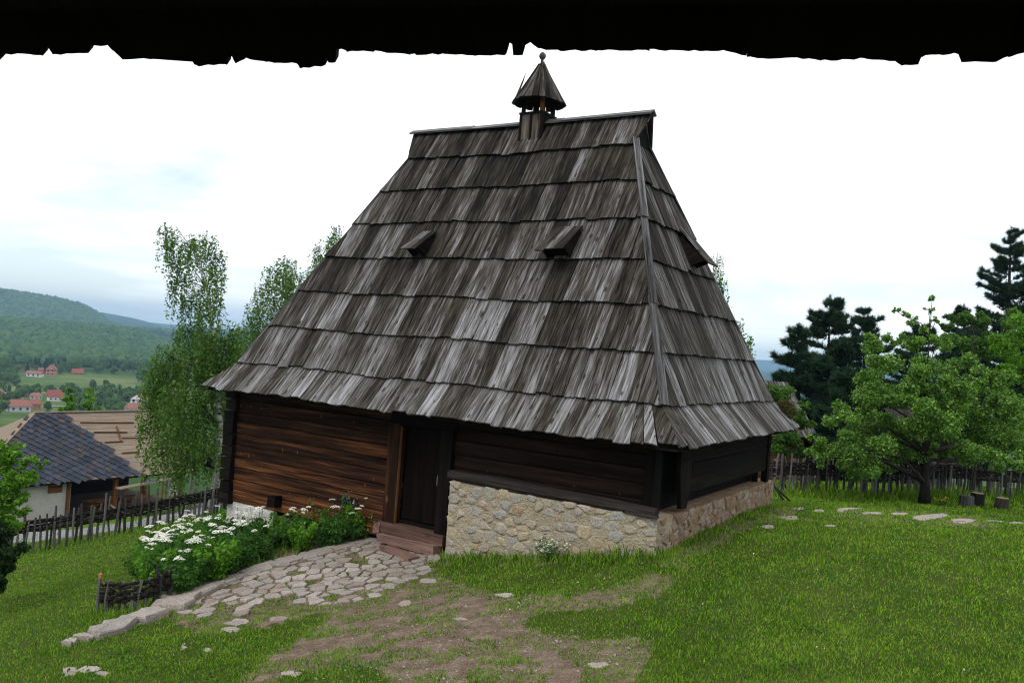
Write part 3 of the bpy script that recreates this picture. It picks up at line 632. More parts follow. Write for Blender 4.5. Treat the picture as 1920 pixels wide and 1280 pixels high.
# right side: corner post, recess, tall plank wall with a shaped foot
MB().box((-.68, WF+.05, 1.58), (.16, .30, 1.22), None, 2, .01).build('corner_post', M['dark_wood'], house)
sw = empty('plank_wall', (0, 0, 0), 0, house)
ys = [1.25, 1.75]; 
q = [(1.28, 2.05), (1.28, 1.62), (1.42, 1.02), (1.66, 1.00), (1.80, 1.30), (1.80, 2.05)]
mb = MB(); mb.prism([(-.43, y, z) for y, z in q], [(-.50, y, z) for y, z in q], q); mb.build('foot_post', M['dark_wood'], sw)
zb = [1.24, 1.46, 1.72, 2.06]
for a, b in zip(zb[:-1], zb[1:]):
    MB().box((-.46+random.uniform(-.006, .006), 4.0, (a+b)/2), (.06, 4.38, b-a-.008), None, 1, .004).build('plank', M['dark_wood'], sw)
MB().box((-.45, 6.27, 1.55), (.12, .16, 1.1), None, 2, .008).build('corner_post', M['dark_wood'], house)
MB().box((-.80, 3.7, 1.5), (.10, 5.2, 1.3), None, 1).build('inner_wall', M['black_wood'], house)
MB().box((-.47, 3.9, 1.80), (.10, 5.0, .05), None, 1).build('rail', M['dark_wood'], sw)
# stub of a floor beam, log lying on the plinth
MB().box((-8.62, WF-.07, -.07), (.21, .28, .22), None, 1, .015).build('beam_end', M['dark_wood'], house)
bm = MB(); bm.tube([(-4.33, .60, 1.085), (-3.2, .56, 1.09), (-2.0, .57, 1.075), (-.9, .52, 1.07), (-.46, .50, 1.065)], [.085, .10, .095, .085, .075], 9); bm.build('beam', M['old_beam'], house, smooth=False)
MB().bar((-.95, .46, 1.03), (-.40, .42, 1.03), .05, .045, (0, 0, 1), .01).build('beam_splinter', M['old_beam'], house)
# ---- stone plinth
PF, PR_ = .47, -.43
def plinth_body():
    mb = MB(); t = 1.0
    def bx(x0, x1, y0, y1, z0, z1):
        n = 14; b = MB(); b.box(((x0+x1)/2, (y0+y1)/2, (z0+z1)/2), (x1-x0, y1-y0, z1-z0)); o = len(mb.v); mb.v += b.v; mb.f += [[i+o for i in f] for f in b.f]; mb.uv += b.uv
    bx(-4.22, PR_-.003, PF, 1.10, -.8, .985)
    return mb
pl = plinth_body().build('plinth', M['mortar'], house)
pr2 = MB().box((-.83, 3.99, .38), (.80, 5.76, 1.17), None, 1, 0).build('plinth', M['mortar_ochre'], house)
def rubble(parent, u0, u1, v0, v1, place, r, m, h=.022, gap=.010):
    k = 1.5; seeds = pois(u0+.03, v0*k+.03, u1-.03, v1*k-.03, r, 3000)
    for poly in voronoi(seeds, (u0, v0*k, u1, v1*k)):
        if random.random() < .16: continue
        poly = [(a+random.uniform(-.03, .03), b/k+random.uniform(-.025, .025)) for a, b in poly]; me = stone_mesh('stone', poly, gap*random.uniform(.5, 3.2), h*random.uniform(.3, 1.3), place, random.uniform(.55, .85), .04, .018, random.uniform(.12, .28), random.uniform(-.2, .3))
        if me: link('stone', me, m, parent)
rubble(pl, -4.24, PR_+.01, -.5, 1.0, lambda u, v, h: (u, PF-h, v), .20, M['rubble'])
rubble(pr2, PF, 6.88, -.1, .975, lambda u, v, h: (PR_+h, u, v), .22, M['rubble_ochre'])
rubble(pl, .47, 1.05, -.5, 1.0, lambda u, v, h: (-4.22-h, 1.52-u, v), .24, M['rubble'])
pw = MB().box((-9.45, WF+.27, -1.2), (1.4, .5, 1.8)).build('plinth', M['whitewash'], house)
rubble(pw, -10.17, -8.75, -1.6, -.31, lambda u, v, h: (u, WF+.02-h, v), .26, M['whitewash'], .016)
pb = MB().box((-7.3, WF+.32, -1.0), (3.0, .4, 1.38)).build('plinth', M['mortar'], house)
MB().box((-5.3, 6.4, -.6), (9.5, .4, 2.2)).build('plinth', M['mortar'], house); MB().box((-10.0, 3.6, -.9), (.3, 5.6, 1.3)).build('plinth', M['mortar'], house)
# ------------------------------------------------------------------ paving, kerb, path slabs
paving = empty('stone_paving', tuple(on_ground(620, 1090))); tag(paving, kind='structure')
pv = np.array([on_ground(x, y)[:2] for x, y in PAVE])
PO = np.array(paving.location)
def gplace(off): return lambda u, v, h: (u-off[0], v-off[1], gz(u, v)+h-off[2])
bx0, by0 = pv.min(0)-.1; bx1, by1 = pv.max(0)+.1
STONES = []          # outlines, to keep grass off them
def okp(x, y): return bool(in_poly(np.array([x]), np.array([y]), [tuple(p) for p in pv])[0])
seeds = pois(bx0, by0, bx1, by1, .205, 7000)
for s_, poly in zip(seeds, voronoi(seeds, (bx0-.3, by0-.3, bx1+.3, by1+.3))):
    if not okp(*s_): continue
    px_, py_ = project([s_[0], s_[1], gz(*s_)]); px_, py_ = px_[0], py_[0]
    gone = .75 if (py_ > 1135+(px_-300)*.0 or (px_ < 560 and py_ > 1225-px_*.2)) else .10
    if random.random() < gone: continue
    me = stone_mesh('stone', poly, .018*random.uniform(.5, 1.9), .024*random.uniform(.3, 1.5), gplace(PO), .92, .05, .022, .10)
    if me: link('stone', me, M['paving'], paving); STONES.append(poly)
kerb = empty('stone_kerb', tuple(on_ground(400, 1090))); tag(kerb, kind='structure'); KO = np.array(kerb.location)
KP = [(118, 1212), (140, 1204), (172, 1196), (245, 1170), (305, 1150), (345, 1122), (395, 1098), (450, 1078), (505, 1063), (560, 1046), (620, 1032), (665, 1020), (712, 1010)]
KW = [on_ground(*p)[:2] for p in KP]
for i, (a, b) in enumerate(zip(KW[:-1], KW[1:])):
    d = b-a; n = np.array([-d[1], d[0]])/np.linalg.norm(d); w = (.12, .16, .20, .25, .30, .30, .28, .25, .22, .20, .18, .18)[i]; g = d*.02
    e = lambda: rng.normal(size=2)*.03
    poly = [tuple(a+g-n*w+e()), tuple((a+b)/2-n*w*1.1+e()), tuple(b-g-n*w+e()), tuple(b-g+n*w+e()), tuple((a+b)/2+n*w*1.1+e()), tuple(a+g+n*w+e())]
    me = stone_mesh('stone', poly, .012, (.06, .07, .11, .12, .11, .08, .06, .05, .05, .04, .04, .03)[i], gplace(KO), .94, .15, .025, .10)
    if me: link('stone', me, M['pale_slab'] if i in (0, 1, 3, 4, 6) else M['paving'], kerb); STONES.append(poly)
slabs = empty('stone_path', tuple(on_ground(1700, 965))); tag(slabs, kind='structure'); SO = np.array(slabs.location)
for px_, py_, w, hh in [(1498, 953, 26, 6), (1535, 957, 26, 6), (1578, 957, 26, 7), (1592, 953, 60, 4), (1635, 962, 44, 6), (1685, 963, 38, 7), (1742, 968, 78, 9), (1808, 974, 58, 8), (1862, 977, 42, 6), (1905, 980, 40, 5), (1480, 970, 46, 10), (1440, 987, 30, 8), (1556, 985, 30, 5),
        (130, 1258, 34, 20), (166, 1254, 52, 16), (190, 1262, 34, 10), (345, 1212, 14, 16), (388, 1218, 24, 10), (432, 1180, 40, 14), (450, 1165, 40, 12), (948, 1115, 40, 10), (862, 1160, 30, 8), (545, 1262, 50, 12), (760, 1130, 30, 14), (1120, 1246, 50, 12), (700, 1115, 36, 10), (800, 1088, 44, 10)]:
    c = on_ground(px_, py_)[:2]; dpx = (on_ground(px_+1, py_)[:2]-c); dpy = on_ground(px_, py_+.5)[:2]-on_ground(px_, py_-.5)[:2]; n = 7; poly = []
    for k in range(n): t = 2*math.pi*k/n+random.uniform(-.3, .3); q = random.uniform(.75, 1.1); poly.append(tuple(c+dpx*math.cos(t)*w/2*q+dpy*math.sin(t)*hh/2*q))
    me = stone_mesh('stone', poly, .005, .006, gplace(SO), .90, .05, .02, .08)
    if me: link('stone', me, M['pale_slab'], slabs); STONES.append(poly)
# threshold planks in front of the door
for a, b, w in (((722, 1030), (775, 1052), .24), ((745, 1012), (815, 1040), .20)):
    p, q = on_ground(*a), on_ground(*b); o = MB(); o.bar(p+np.array([0, 0, .05]), q+np.array([0, 0, .045]), w, .05, (0, 0, 1), .012)
    ob = o.build('doorstep_plank', M['pink_wood'], None)
    tag(ob, 'worn reddish plank laid on the paving, '+('nearer to' if w < .22 else 'farther from')+' the dark doorway', 'plank')
# loose pebbles on the bare earth
pv_, pf_ = [], []; qx = rng.uniform(480, 1330, 2600); qy = rng.uniform(1075, 1278, 2600); km = soft(DIRT, qx, qy, qx*0, qy*0, 0); qx, qy = qx[km], qy[km]
dd_ = CR[None]*((qx-960)/FPX)[:, None]-CU[None]*((qy-640)/FPX)[:, None]+CF[None]; cc_ = CC+dd_*((-CAM_H)/dd_[:, 2])[:, None]; cc_[:, 2] = ground_z(cc_[:, 0], cc_[:, 1])
for c in cc_:
    r = .004+.016*rng.random()**5; b = len(pv_); q = rng.normal(size=(6, 3))*.25+np.array([(1, 0, 0), (-1, 0, 0), (0, 1, 0), (0, -1, 0), (0, 0, .8), (0, 0, -.8)])
    pv_ += list(c+q*r+np.array([0, 0, r*.3])); pf_ += [(b+i, b+j, b+4) for i, j in ((0, 2), (2, 1), (1, 3), (3, 0))]
tag(fast('pebbles', pv_, pf_, M['paving']), 'small pale pebbles scattered over the bare earth', 'pebbles', kind='stuff')

# ------------------------------------------------------------------ foliage helpers
def leaf_quads(P, size, up=.35, aspect=.62):
    n = len(P); a = rng.normal(size=(n, 3)); a /= np.linalg.norm(a, axis=1, keepdims=True)
    b = rng.normal(size=(n, 3)); b[:, 2] *= (1-up); b -= a*(a*b).sum(1, keepdims=True); b /= np.linalg.norm(b, axis=1, keepdims=True)
    s = size*rng.uniform(.45, 1.45, (n, 1)); V = np.empty((n, 4, 3)); V[:, 0] = P-a*s*.5; V[:, 1] = P+b*s*.5*aspect; V[:, 2] = P+a*s*.5; V[:, 3] = P-b*s*.5*aspect
    return V.reshape(-1, 3), np.arange(n*4).reshape(n, 4)
def clump(c, r, n, flat=.8):
    d = rng.normal(size=(n, 3)); d /= np.linalg.norm(d, axis=1, keepdims=True); d[:, 2] *= flat
    return np.asarray(c)+d*r*(rng.random((n, 1))**.45)*rng.uniform(.8, 1.1, (n, 1))
def tree(name, label, cat, depth, trunk, blobs, leafm, barkm, leaf=.08, dens=1.0, spread=1.2, style='clump', r0=.12, group=None, base=None, sub=6, grow=1.0):
    """trunk: pixel polyline from the foot up; blobs: (px,py,radius px) of foliage masses; each gets its own depth within the crown"""
    tp = [at_y(x, y, depth) for x, y in trunk]
    if base is None: tp[0] = np.array([tp[0][0], depth, gz(tp[0][0], depth)-.1])
    root = empty(name, tuple(tp[0])); tag(root, label, cat, group)
    n = len(tp); mb = MB(); rr = [r0*(1-i/(n-1))**1.25+.014 for i in range(n)]; rr[0] *= 1.35; mb.tube(tp, rr, 9)
    mb.build('trunk', barkm, root, off=tp[0], smooth=True)
    lim = MB(); LP = []
    k = depth/FPX
    for bx_, by_, br in blobs:
        c = at_y(bx_, by_, depth+rng.uniform(-spread, spread)); R = br*k*(grow if (style == 'clump' or by_ > 605) else 1.0)
        j = int(np.argmin([np.linalg.norm(p-c)+max(0, p[2]-c[2]+.2)*3 for p in tp[1:]]))+1; p = tp[j]; m_ = (p+c)/2+np.array([0, 0, .12*np.linalg.norm(c-p)])
        lim.tube([p, m_, c], [min(.05, max(.012, rr[j]*.5)), min(.03, max(.009, rr[j]*.3)), .006], 5)
        if style == 'clump':
            for q in range(sub):
                d = rng.normal(size=3); d /= np.linalg.norm(d); cc = c+d*R*rng.uniform(.25, .95)*np.array([1, 1, .85]); lim.tube([c, cc], [.008, .003], 4, False)
                LP.append(clump(cc, R*rng.uniform(.28, .52), max(10, int(dens*R*R*3900/sub/(leaf/.08)**2))))
        else:                                       # hanging strands
            ns = int(dens*(74 if by_ > 605 else 58)*(R/.7)**2)+6
            for q in range(ns):
                d = rng.normal(size=3); d /= np.linalg.norm(d); s0 = c+d*R*rng.random()**.4*np.array([1, 1, .9]); ln = rng.uniform(.3, 1.25); m = int(ln/.034)
                t = np.linspace(0, 1, m)[:, None]; sw = rng.normal(size=3)*.10; sw[2] = 0
                LP.append(s0+np.array([0, 0, -1.])*t*ln+sw*t+rng.normal(size=(m, 3))*np.array([.042, .042, .03]))
                if q % 4 == 0: lim.tube([c, s0, s0+sw*.5+np.array([0, 0, -ln*.6])], [.007, .005, .002], 3, False)
    lim.build('limbs', M['bark'], root, off=tp[0])
    V, F = leaf_quads(np.concatenate(LP), leaf); fast('crown', V, F, leafm, root, off=tp[0]); return root
def pine(name, label, depth, foot, top, halfw_px, leafm=None, dens=1.0, low=.12, droop=.25, group=None, gap=1.0, pw=.62):
    a, b = at_y(*foot, depth), at_y(*top, depth); a = np.array([a[0], depth, gz(a[0], depth)-.1]); H = b[2]-a[2]; k = depth/FPX; Wd = halfw_px*k*1.1
    root = empty(name, tuple(a)); tag(root, label, 'pine tree', group); mb = MB(); mb.tube([a, a+(b-a)*.5, b], [H*.014+.04, H*.01+.02, .012], 8); mb.build('trunk', M['bark'], root, off=a)
    lim = MB(); T = []; D = []; nl = int(H/(.36*gap))
    for i in range(nl):
        f = low+(1-low)*(i+rng.uniform(-.7, .7))/nl; f = min(max(f, low), .985); p = a+(b-a)*f; w = Wd*(1-f)**pw*rng.uniform(.62, 1.15)+.12
        for q in range(rng.integers(4, 7)):
            p = a+(b-a)*min(.985, max(low, f+rng.normal()*.022)); an = rng.uniform(0, 6.283); o = np.array([math.cos(an), math.sin(an), 0]); L = w*rng.uniform(.6, 1.12); dr = -droop*L*(1-f)+rng.uniform(-.12, .30)*L
            e = p+o*L+np.array([0, 0, dr+.18*L]); m_ = p+o*L*.55+np.array([0, 0, dr*.9]); lim.tube([p, m_, e], [.02+.01*(1-f), .014, .006], 4, False)
            nt = max(5, int(L*33*dens))
            for z in range(nt):
                s = rng.uniform(.12, 1); c = p*(1-s)**2+2*m_*s*(1-s)+e*s*s; side = np.cross(o, [0, 0, 1])*rng.uniform(-.30, .30)*L*(1.1-s)
                T.append(c+side+np.array([0, 0, rng.uniform(-.05, .10)])); dd = o*.6+np.array([0, 0, rng.uniform(.5, 1.2)])+rng.normal(size=3)*.35; D.append(dd/np.linalg.norm(dd))
    for z in np.linspace(.9, 1.0, 8): T.append(a+(b-a)*z); D.append(np.array([0, 0, 1.]))
    lim.build('limbs', M['bark'], root, off=a)
    T = np.repeat(np.array(T), 12, 0); D = np.repeat(np.array(D), 12, 0); n = len(T); d = D+rng.normal(size=(n, 3))*.55; d /= np.linalg.norm(d, axis=1, keepdims=True)
    s = rng.normal(size=(n, 3)); s -= d*(s*d).sum(1, keepdims=True); s /= np.linalg.norm(s, axis=1, keepdims=True); L = rng.uniform(.18, .34, (n, 1)); wd = .019*max(1, depth/40)
    V = np.stack([T-s*wd, T+s*wd, T+d*L], 1).reshape(-1, 3); fast('crown', V, np.arange(n*3).reshape(n, 3), leafm or M['needle'], root, off=a); return root

# ------------------------------------------------------------------ trees on the left
tree('birch_tree', 'tall weeping birch with white trunk leaning left beside the slate roof', 'birch tree', 27.5, [(398, 945), (408, 880), (412, 800), (408, 700), (398, 610), (388, 540), (362, 470), (330, 425)],
     [(312, 432, 16), (328, 448, 20), (355, 458, 20), (388, 452, 22), (366, 446, 15), (405, 480, 22), (398, 520, 24), (330, 480, 14), (350, 515, 20), (372, 545, 24), (325, 530, 12), (400, 565, 20), (345, 560, 16), (385, 590, 18),
      (355, 620, 30), (400, 640, 34), (432, 625, 26), (320, 668, 30), (372, 680, 36), (430, 690, 34), (290, 690, 20), (300, 735, 30), (345, 745, 36), (405, 745, 36), (285, 780, 22), (320, 795, 30), (370, 800, 34), (425, 800, 26), (345, 845, 30), (300, 840, 22), (395, 845, 26), (425, 840, 18), (330, 875, 18)],
     M['leaf_birch'], M['birch_bark'], .085, 1.35, 1.2, 'hang', .13, grow=1.22)
tree('birch_tree', 'birch with a rounded top showing between the leaning birch and the roof', 'birch tree', 31, [(520, 930), (530, 800), (537, 640), (538, 490)],
     [(538, 490, 20), (520, 510, 26), (556, 515, 26), (500, 545, 28), (540, 550, 32), (575, 560, 30), (485, 585, 28), (525, 595, 34), (480, 630, 32), (470, 670, 34), (500, 660, 34), (460, 700, 28), (540, 640, 34), (580, 610, 30)],
     M['leaf_birch'], M['birch_bark'], .085, 1.25, 1.2, 'hang', .11, grow=1.25)
tree('birch_tree', 'slim birch whose top peeks out directly along the left roof slope', 'birch tree', 33, [(640, 900), (640, 700), (630, 560), (630, 425)],
     [(632, 432, 14), (622, 455, 18), (640, 460, 14), (596, 468, 16), (606, 492, 22), (630, 490, 22), (590, 510, 20), (615, 530, 26), (600, 545, 24)], M['leaf_birch'], M['birch_bark'], .085, 1.2, .8, 'hang', .09, grow=1.25)
tree('birch_tree', 'thin birch rising behind the right slope of the big shingle roof', 'birch tree', 30, [(1330, 900), (1335, 700), (1340, 560), (1345, 475)],
     [(1345, 485, 12), (1342, 510, 18), (1352, 535, 18), (1345, 560, 20), (1358, 575, 14), (1385, 605, 14), (1372, 600, 14), (1395, 635, 14), (1405, 640, 10), (1390, 655, 12), (1360, 620, 20)], M['leaf_birch'], M['birch_bark'], .085, .9, .7, 'hang', .08)
tree('broadleaf_sapling', 'bright green young tree cut off by the left picture edge', 'tree', 15.5, [(-40, 1090), (-30, 980), (-15, 880), (5, 830)],
     [(-10, 840, 30), (20, 850, 20), (50, 870, 16), (75, 868, 12), (10, 890, 26), (45, 905, 14), (20, 935, 22), (-20, 920, 40), (0, 965, 26), (22, 985, 18), (-30, 870, 40), (40, 885, 22), (60, 895, 14), (30, 915, 24), (35, 960, 18), (10, 1000, 26)], M['leaf_bright'], M['bark'], .075, 1.2, .7, r0=.05, grow=1.2)
tree('dark_bush', 'dark evergreen bush at the left picture edge below the bright sapling', 'bush', 14.5, [(-30, 1110), (-25, 1060), (-20, 1020)],
     [(-20, 1010, 30), (5, 1035, 26), (-20, 1050, 34), (10, 1070, 20), (-15, 1085, 26), (14, 1000, 16)], M['leaf_dark'], M['bark'], .06, 2.0, .5, r0=.05, grow=1.3)
for i, (px_, hh, lab) in enumerate(((128, 722, 'left'), (168, 724, 'right'))):
    tree('poplar_tree', 'bright green upright tree just behind the slate ridge, %s of the pair' % lab, 'tree', 78, [(px_, 840), (px_, 770), (px_+1, hh+8)],
         [(px_, hh+8, 10), (px_-4, hh+22, 12), (px_+5, hh+26, 12), (px_, hh+42, 15), (px_+(14 if i else -10), hh+48, 12), (px_+(-8 if i else 6), hh+36, 10), (px_+(22 if i else 0), hh+46, 9)], M['leaf_bright'], M['bark'], .22, 1.4, 1.2, r0=.12, sub=5)
# ------------------------------------------------------------------ trees on the right
tree('fruit_tree', 'broad spreading fruit tree with dark trunk before the wattle fence', 'fruit tree', 22.2, [(1733, 948), (1734, 905), (1736, 850), (1732, 800), (1733, 760), (1738, 700), (1742, 640)],
     [(1560, 845, 36), (1530, 835, 22), (1600, 862, 36), (1650, 868, 30), (1640, 850, 40), (1690, 850, 34), (1540, 860, 18), (1580, 800, 34), (1625, 800, 44), (1680, 800, 46), (1610, 760, 34), (1660, 745, 44), (1720, 750, 46), (1760, 800, 46), (1810, 800, 44), (1640, 705, 34), (1690, 690, 40), (1745, 690, 44), (1800, 700, 44), (1770, 745, 44), (1830, 745, 44), (1850, 800, 40), (1790, 845, 30), (1840, 845, 30),
      (1680, 640, 22), (1720, 640, 26), (1640, 650, 26), (1765, 640, 24), (1710, 600, 12), (1700, 588, 8), (1680, 583, 7), (1735, 615, 12), (1742, 580, 8), (1748, 558, 7), (1755, 600, 9), (1880, 760, 40), (1890, 820, 40), (1730, 850, 26), (1870, 700, 34), (1700, 840, 34), (1745, 825, 36), (1785, 838, 34), (1720, 785, 40), (1770, 770, 40), (1660, 835, 34), (1820, 850, 30), (1600, 835, 30), (1690, 745, 36), (1735, 725, 36), (1800, 760, 36), (1850, 840, 34), (1900, 850, 34)],
     M['leaf_fruit'], M['bark'], .068, 1.25, 1.6, r0=.12, grow=1.2)
tree('leafy_tree', 'yellow green tree at the right picture edge beside the fruit tree', 'tree', 24.5, [(1955, 950), (1955, 850), (1950, 720), (1940, 640)],
     [(1900, 640, 30), (1935, 630, 40), (1890, 690, 26), (1930, 700, 50), (1960, 660, 50), (1905, 750, 34), (1950, 770, 50), (1925, 830, 40), (1975, 720, 50), (1895, 830, 24), (1990, 800, 60), (1885, 720, 30), (1910, 670, 34), (1900, 780, 34), (1880, 640, 18)], M['leaf_bright'], M['bark'], .072, 1.4, 1.5, r0=.12, grow=1.15)
tree('leafy_bush', 'pale leafed bush between the shingle eave and the dark pines', 'bush', 24, [(1470, 900), (1468, 840), (1462, 760)],
     [(1452, 725, 16), (1465, 750, 22), (1450, 770, 22), (1490, 765, 18), (1510, 758, 10), (1480, 800, 24), (1465, 830, 24), (1500, 795, 14), (1490, 835, 18), (1520, 790, 8)], M['leaf_bush'], M['bark'], .075, 1.9, .8, r0=.06, grow=1.45)
tree('orchard_tree', 'darker green tree between the tall pine and the fruit tree crown', 'tree', 31, [(1830, 900), (1830, 760), (1825, 620)],
     [(1830, 600, 26), (1800, 600, 20), (1850, 610, 24), (1790, 640, 26), (1850, 650, 36), (1810, 665, 34), (1890, 640, 30), (1770, 610, 14), (1900, 600, 24)], M['leaf_bush'], M['bark'], .10, 1.9, 1.3, r0=.12, grow=1.15)
pine('pine_tree', 'tall dark pine with open tiered branches at the right picture edge', 47, (1880, 900), (1896, 428), 110, dens=1.0, low=.22, droop=-.1, gap=1.5)
pine('pine_tree', 'broad dense dark pine right of the shingle eave, tallest of its cluster', 40, (1550, 890), (1556, 558), 135, dens=1.6, low=.05)
pine('pine_tree', 'dense dark pine with a lower top left in the pine cluster', 37, (1500, 890), (1496, 612), 85, dens=1.6, low=.05)
pine('pine_tree', 'slender pine top rising right of the broad dark pine', 44, (1622, 890), (1620, 582), 95, dens=1.4, low=.05)
pine('pine_tree', 'dark pine behind the fruit tree below the tall open pine', 50, (1700, 890), (1722, 610), 100, dens=1.4, low=.05)
pine('pine_tree', 'dark pine half hidden behind the yellow green tree', 52, (1800, 890), (1808, 575), 100, dens=1.3, low=.1)
pine('pine_tree', 'dark pine whose branches enter from beyond the right picture edge', 45, (1965, 900), (1960, 430), 110, dens=1.2, low=.2)
pine('pine_tree', 'short dark pine low between the eave bush and fruit tree', 34, (1585, 890), (1590, 690), 100, dens=1.8, low=.04)

# ------------------------------------------------------------------ wattle fences
def fence(name, label, pts, n, hgt, band, r, rods=7, over=0, group=None, seedz=0):
    """pts: world xy polyline"""
    P = [np.array([p[0], p[1], gz(p[0], p[1])]) for p in pts]; cum = [0]
    for a, b in zip(P[:-1], P[1:]): cum.append(cum[-1]+np.linalg.norm((b-a)[:2]))
    def at(s):
        s = min(max(s, 0), cum[-1]); i = min(max(np.searchsorted(cum, s)-1, 0), len(P)-2); t = (s-cum[i])/(cum[i+1]-cum[i]); p = P[i]+(P[i+1]-P[i])*t; d = P[i+1]-P[i]; nn = np.array([-d[1], d[0], 0]); p[2] = gz(p[0], p[1]); return p, nn/np.linalg.norm(nn)
    root = empty(name, tuple(P[0])); tag(root, label, 'fence', group); O = P[0]
    ss = np.sort(np.linspace(.05, cum[-1]-.05, n)+rng.uniform(-.45, .45, n)*cum[-1]/n)
    for i, s in enumerate(ss):
        p, nn = at(s); h = hgt*rng.uniform(.82, 1.0) if rng.random() < .72 else hgt*rng.uniform(1.04, 1.25); tl = rng.normal(size=3)*.05*h; tl[2] = 0; rr = r*rng.uniform(.7, 1.25); m_ = rng.normal(size=3)*.02; m_[2] = 0
        mb = MB(); mb.tube([p-np.array([0, 0, .12]), p+tl*.5+m_+np.array([0, 0, h*.5]), p+tl+np.array([0, 0, h])], [rr, rr*.95, rr*.7], 6); mb.build('stake', M['stake'], root, off=O)
    for k in range(rods):
        z = band[0]+(band[1]-band[0])*(k+.5)/rods; m = int(n*1.6); ph = k % 2; pp = []
        for i in range(m+1):
            s = cum[-1]*i/m; p, nn = at(s); pp.append(p+nn*r*1.15*math.sin(math.pi*(i*.8+ph))+np.array([0, 0, z+rng.uniform(-.018, .018)+.03*math.sin(s*1.3+k)]))
        mb = MB(); mb.tube(pp, [(band[1]-band[0])/rods*rng.uniform(.55, .78) for _ in pp], 5); mb.build('rod', M['wattle'], root, off=O)
    return root
fl = [at_y(-40, 1050, 21.6), at_y(30, 1036, 22), at_y(150, 1018, 22.7), at_y(260, 1000, 23.6), at_y(350, 982, 24.6), at_y(430, 965, 25.8), at_y(480, 955, 26.6)]
fence('wattle_fence', 'long wattle fence with pale stakes along the gravel track at left', [p[:2] for p in fl], 60, 1.02, (.50, .80), .036)
fence('wattle_fence', 'dark wattle fence behind the birch trunk near the orange hut', [at_y(x, y, d)[:2] for x, y, d in ((366, 946, 36), (440, 935, 37), (520, 925, 38))], 24, 1.0, (.55, .88), .03)
fr_p = [at_y(1440, 935, 22.6), at_y(1560, 938, 23.4), at_y(1680, 940, 23.6), at_y(1800, 942, 24.4), at_y(1930, 942, 25.2), at_y(2040, 948, 25.6)]
fence('wattle_fence', 'wattle fence with a dark woven band crossing behind the fruit tree trunk', [p[:2] for p in fr_p], 92, .98, (.54, .88), .036, 8)
fence('wattle_fence', 'pale stake fence in the second row seen above the dark woven band', [at_y(x, y, d)[:2] for x, y, d in ((1430, 905, 30), (1560, 908, 31), (1760, 910, 33), (1960, 912, 35))], 34, 1.35, (1.0, 1.15), .028, 2)
bedf = [on_ground(186, 1150), on_ground(215, 1152), on_ground(250, 1150), on_ground(285, 1140), on_ground(318, 1122)]
bf = fence('garden_wattle', 'low dark wattle hurdle holding the corner of the flower bed', [p[:2] for p in bedf], 12, .52, (.16, .44), .032, 8)
cp_ = on_ground(182, 1148); o = MB(); o.tube([(0, 0, -.1), (0, 0, .30), (.01, 0, .54)], [.03, .028, .024], 7); rs = o.build('marker_stake', M['stake'], None); rs.location = cp_
o = MB(); o.tube([(.01, 0, .53), (.01, 0, .59), (.01, 0, .605)], [.028, .028, .018], 8); o.build('red_tip', M['redcap'], rs); tag(rs, 'short stake with a red painted tip at the low hurdle', 'stake')
# pale plank rails right behind the house
rl = empty('rail_fence', tuple(at_y(1455, 880, 28))); tag(rl, 'weathered pale plank rails between house corner and fruit tree', 'fence'); O = np.array(rl.location)
for y_ in (868, 888): MB().bar(at_y(1450, y_, 27.5)-O, at_y(1530, y_+5, 28.5)-O, .05, .16).build('rail', M['stake'], rl)
for x_ in (1454, 1472, 1490, 1508, 1526): 
    p = at_y(x_, 860, 28); MB().bar((p[0]-O[0], p[1]-O[1], gz(p[0], p[1])-O[2]), p-O, .08, .08, (1, 0, 0)).build('post', M['stake'], rl)
# stumps
def stump(px_, py_, w, h, m, label, tilt=0.0):
    c = on_ground(px_, py_); k = c[1]/FPX; r = w*k/2; H = h*k; o = MB(); n = 14; jr = rng.uniform(.92, 1.08, n); b = 0
    for z in (-.05, .02, H*.5, H-.02, H):
        for i in range(n):
            a = 2*math.pi*i/n; q = r*jr[i]*(1.06 if z < .03 else (.97 if z == H else 1)); o.v.append((math.cos(a)*q+tilt*z, math.sin(a)*q, z))
    for j in range(4):
        for i in range(n): i2 = (i+1) % n; o.face((j*n+i, j*n+i2, (j+1)*n+i2, (j+1)*n+i), [(i/n*r*6, j*.1), (i2/n*r*6, j*.1), (i2/n*r*6, j*.1+.1), (i/n*r*6, j*.1+.1)])
    root = o.build('chopping_log', m, None); root.location = c
    o = MB(); b = [(math.cos(2*math.pi*i/n)*r*jr[i]*.9+tilt*H, math.sin(2*math.pi*i/n)*r*jr[i]*.9, H+.006) for i in range(n)]; t = [(x, y, z-.03) for x, y, z in b]; o.prism(b, t, [(x, y) for x, y, _ in b]); o.build('cut_face', M['new_wood'] if m is not M['stake'] else M['shingle_edge'], root)
    tag(root, label, 'log'); return root
stump(1811, 948, 25, 19, M['stake'], 'grey upright log seat, leftmost of three by the fence')
stump(1832, 947, 23, 23, M['bark'], 'tallest brown upright log, middle of the three by the fence', )
stump(1876, 953, 24, 20, M['bark'], 'tilted reddish brown log standing apart, rightmost of three', .12)

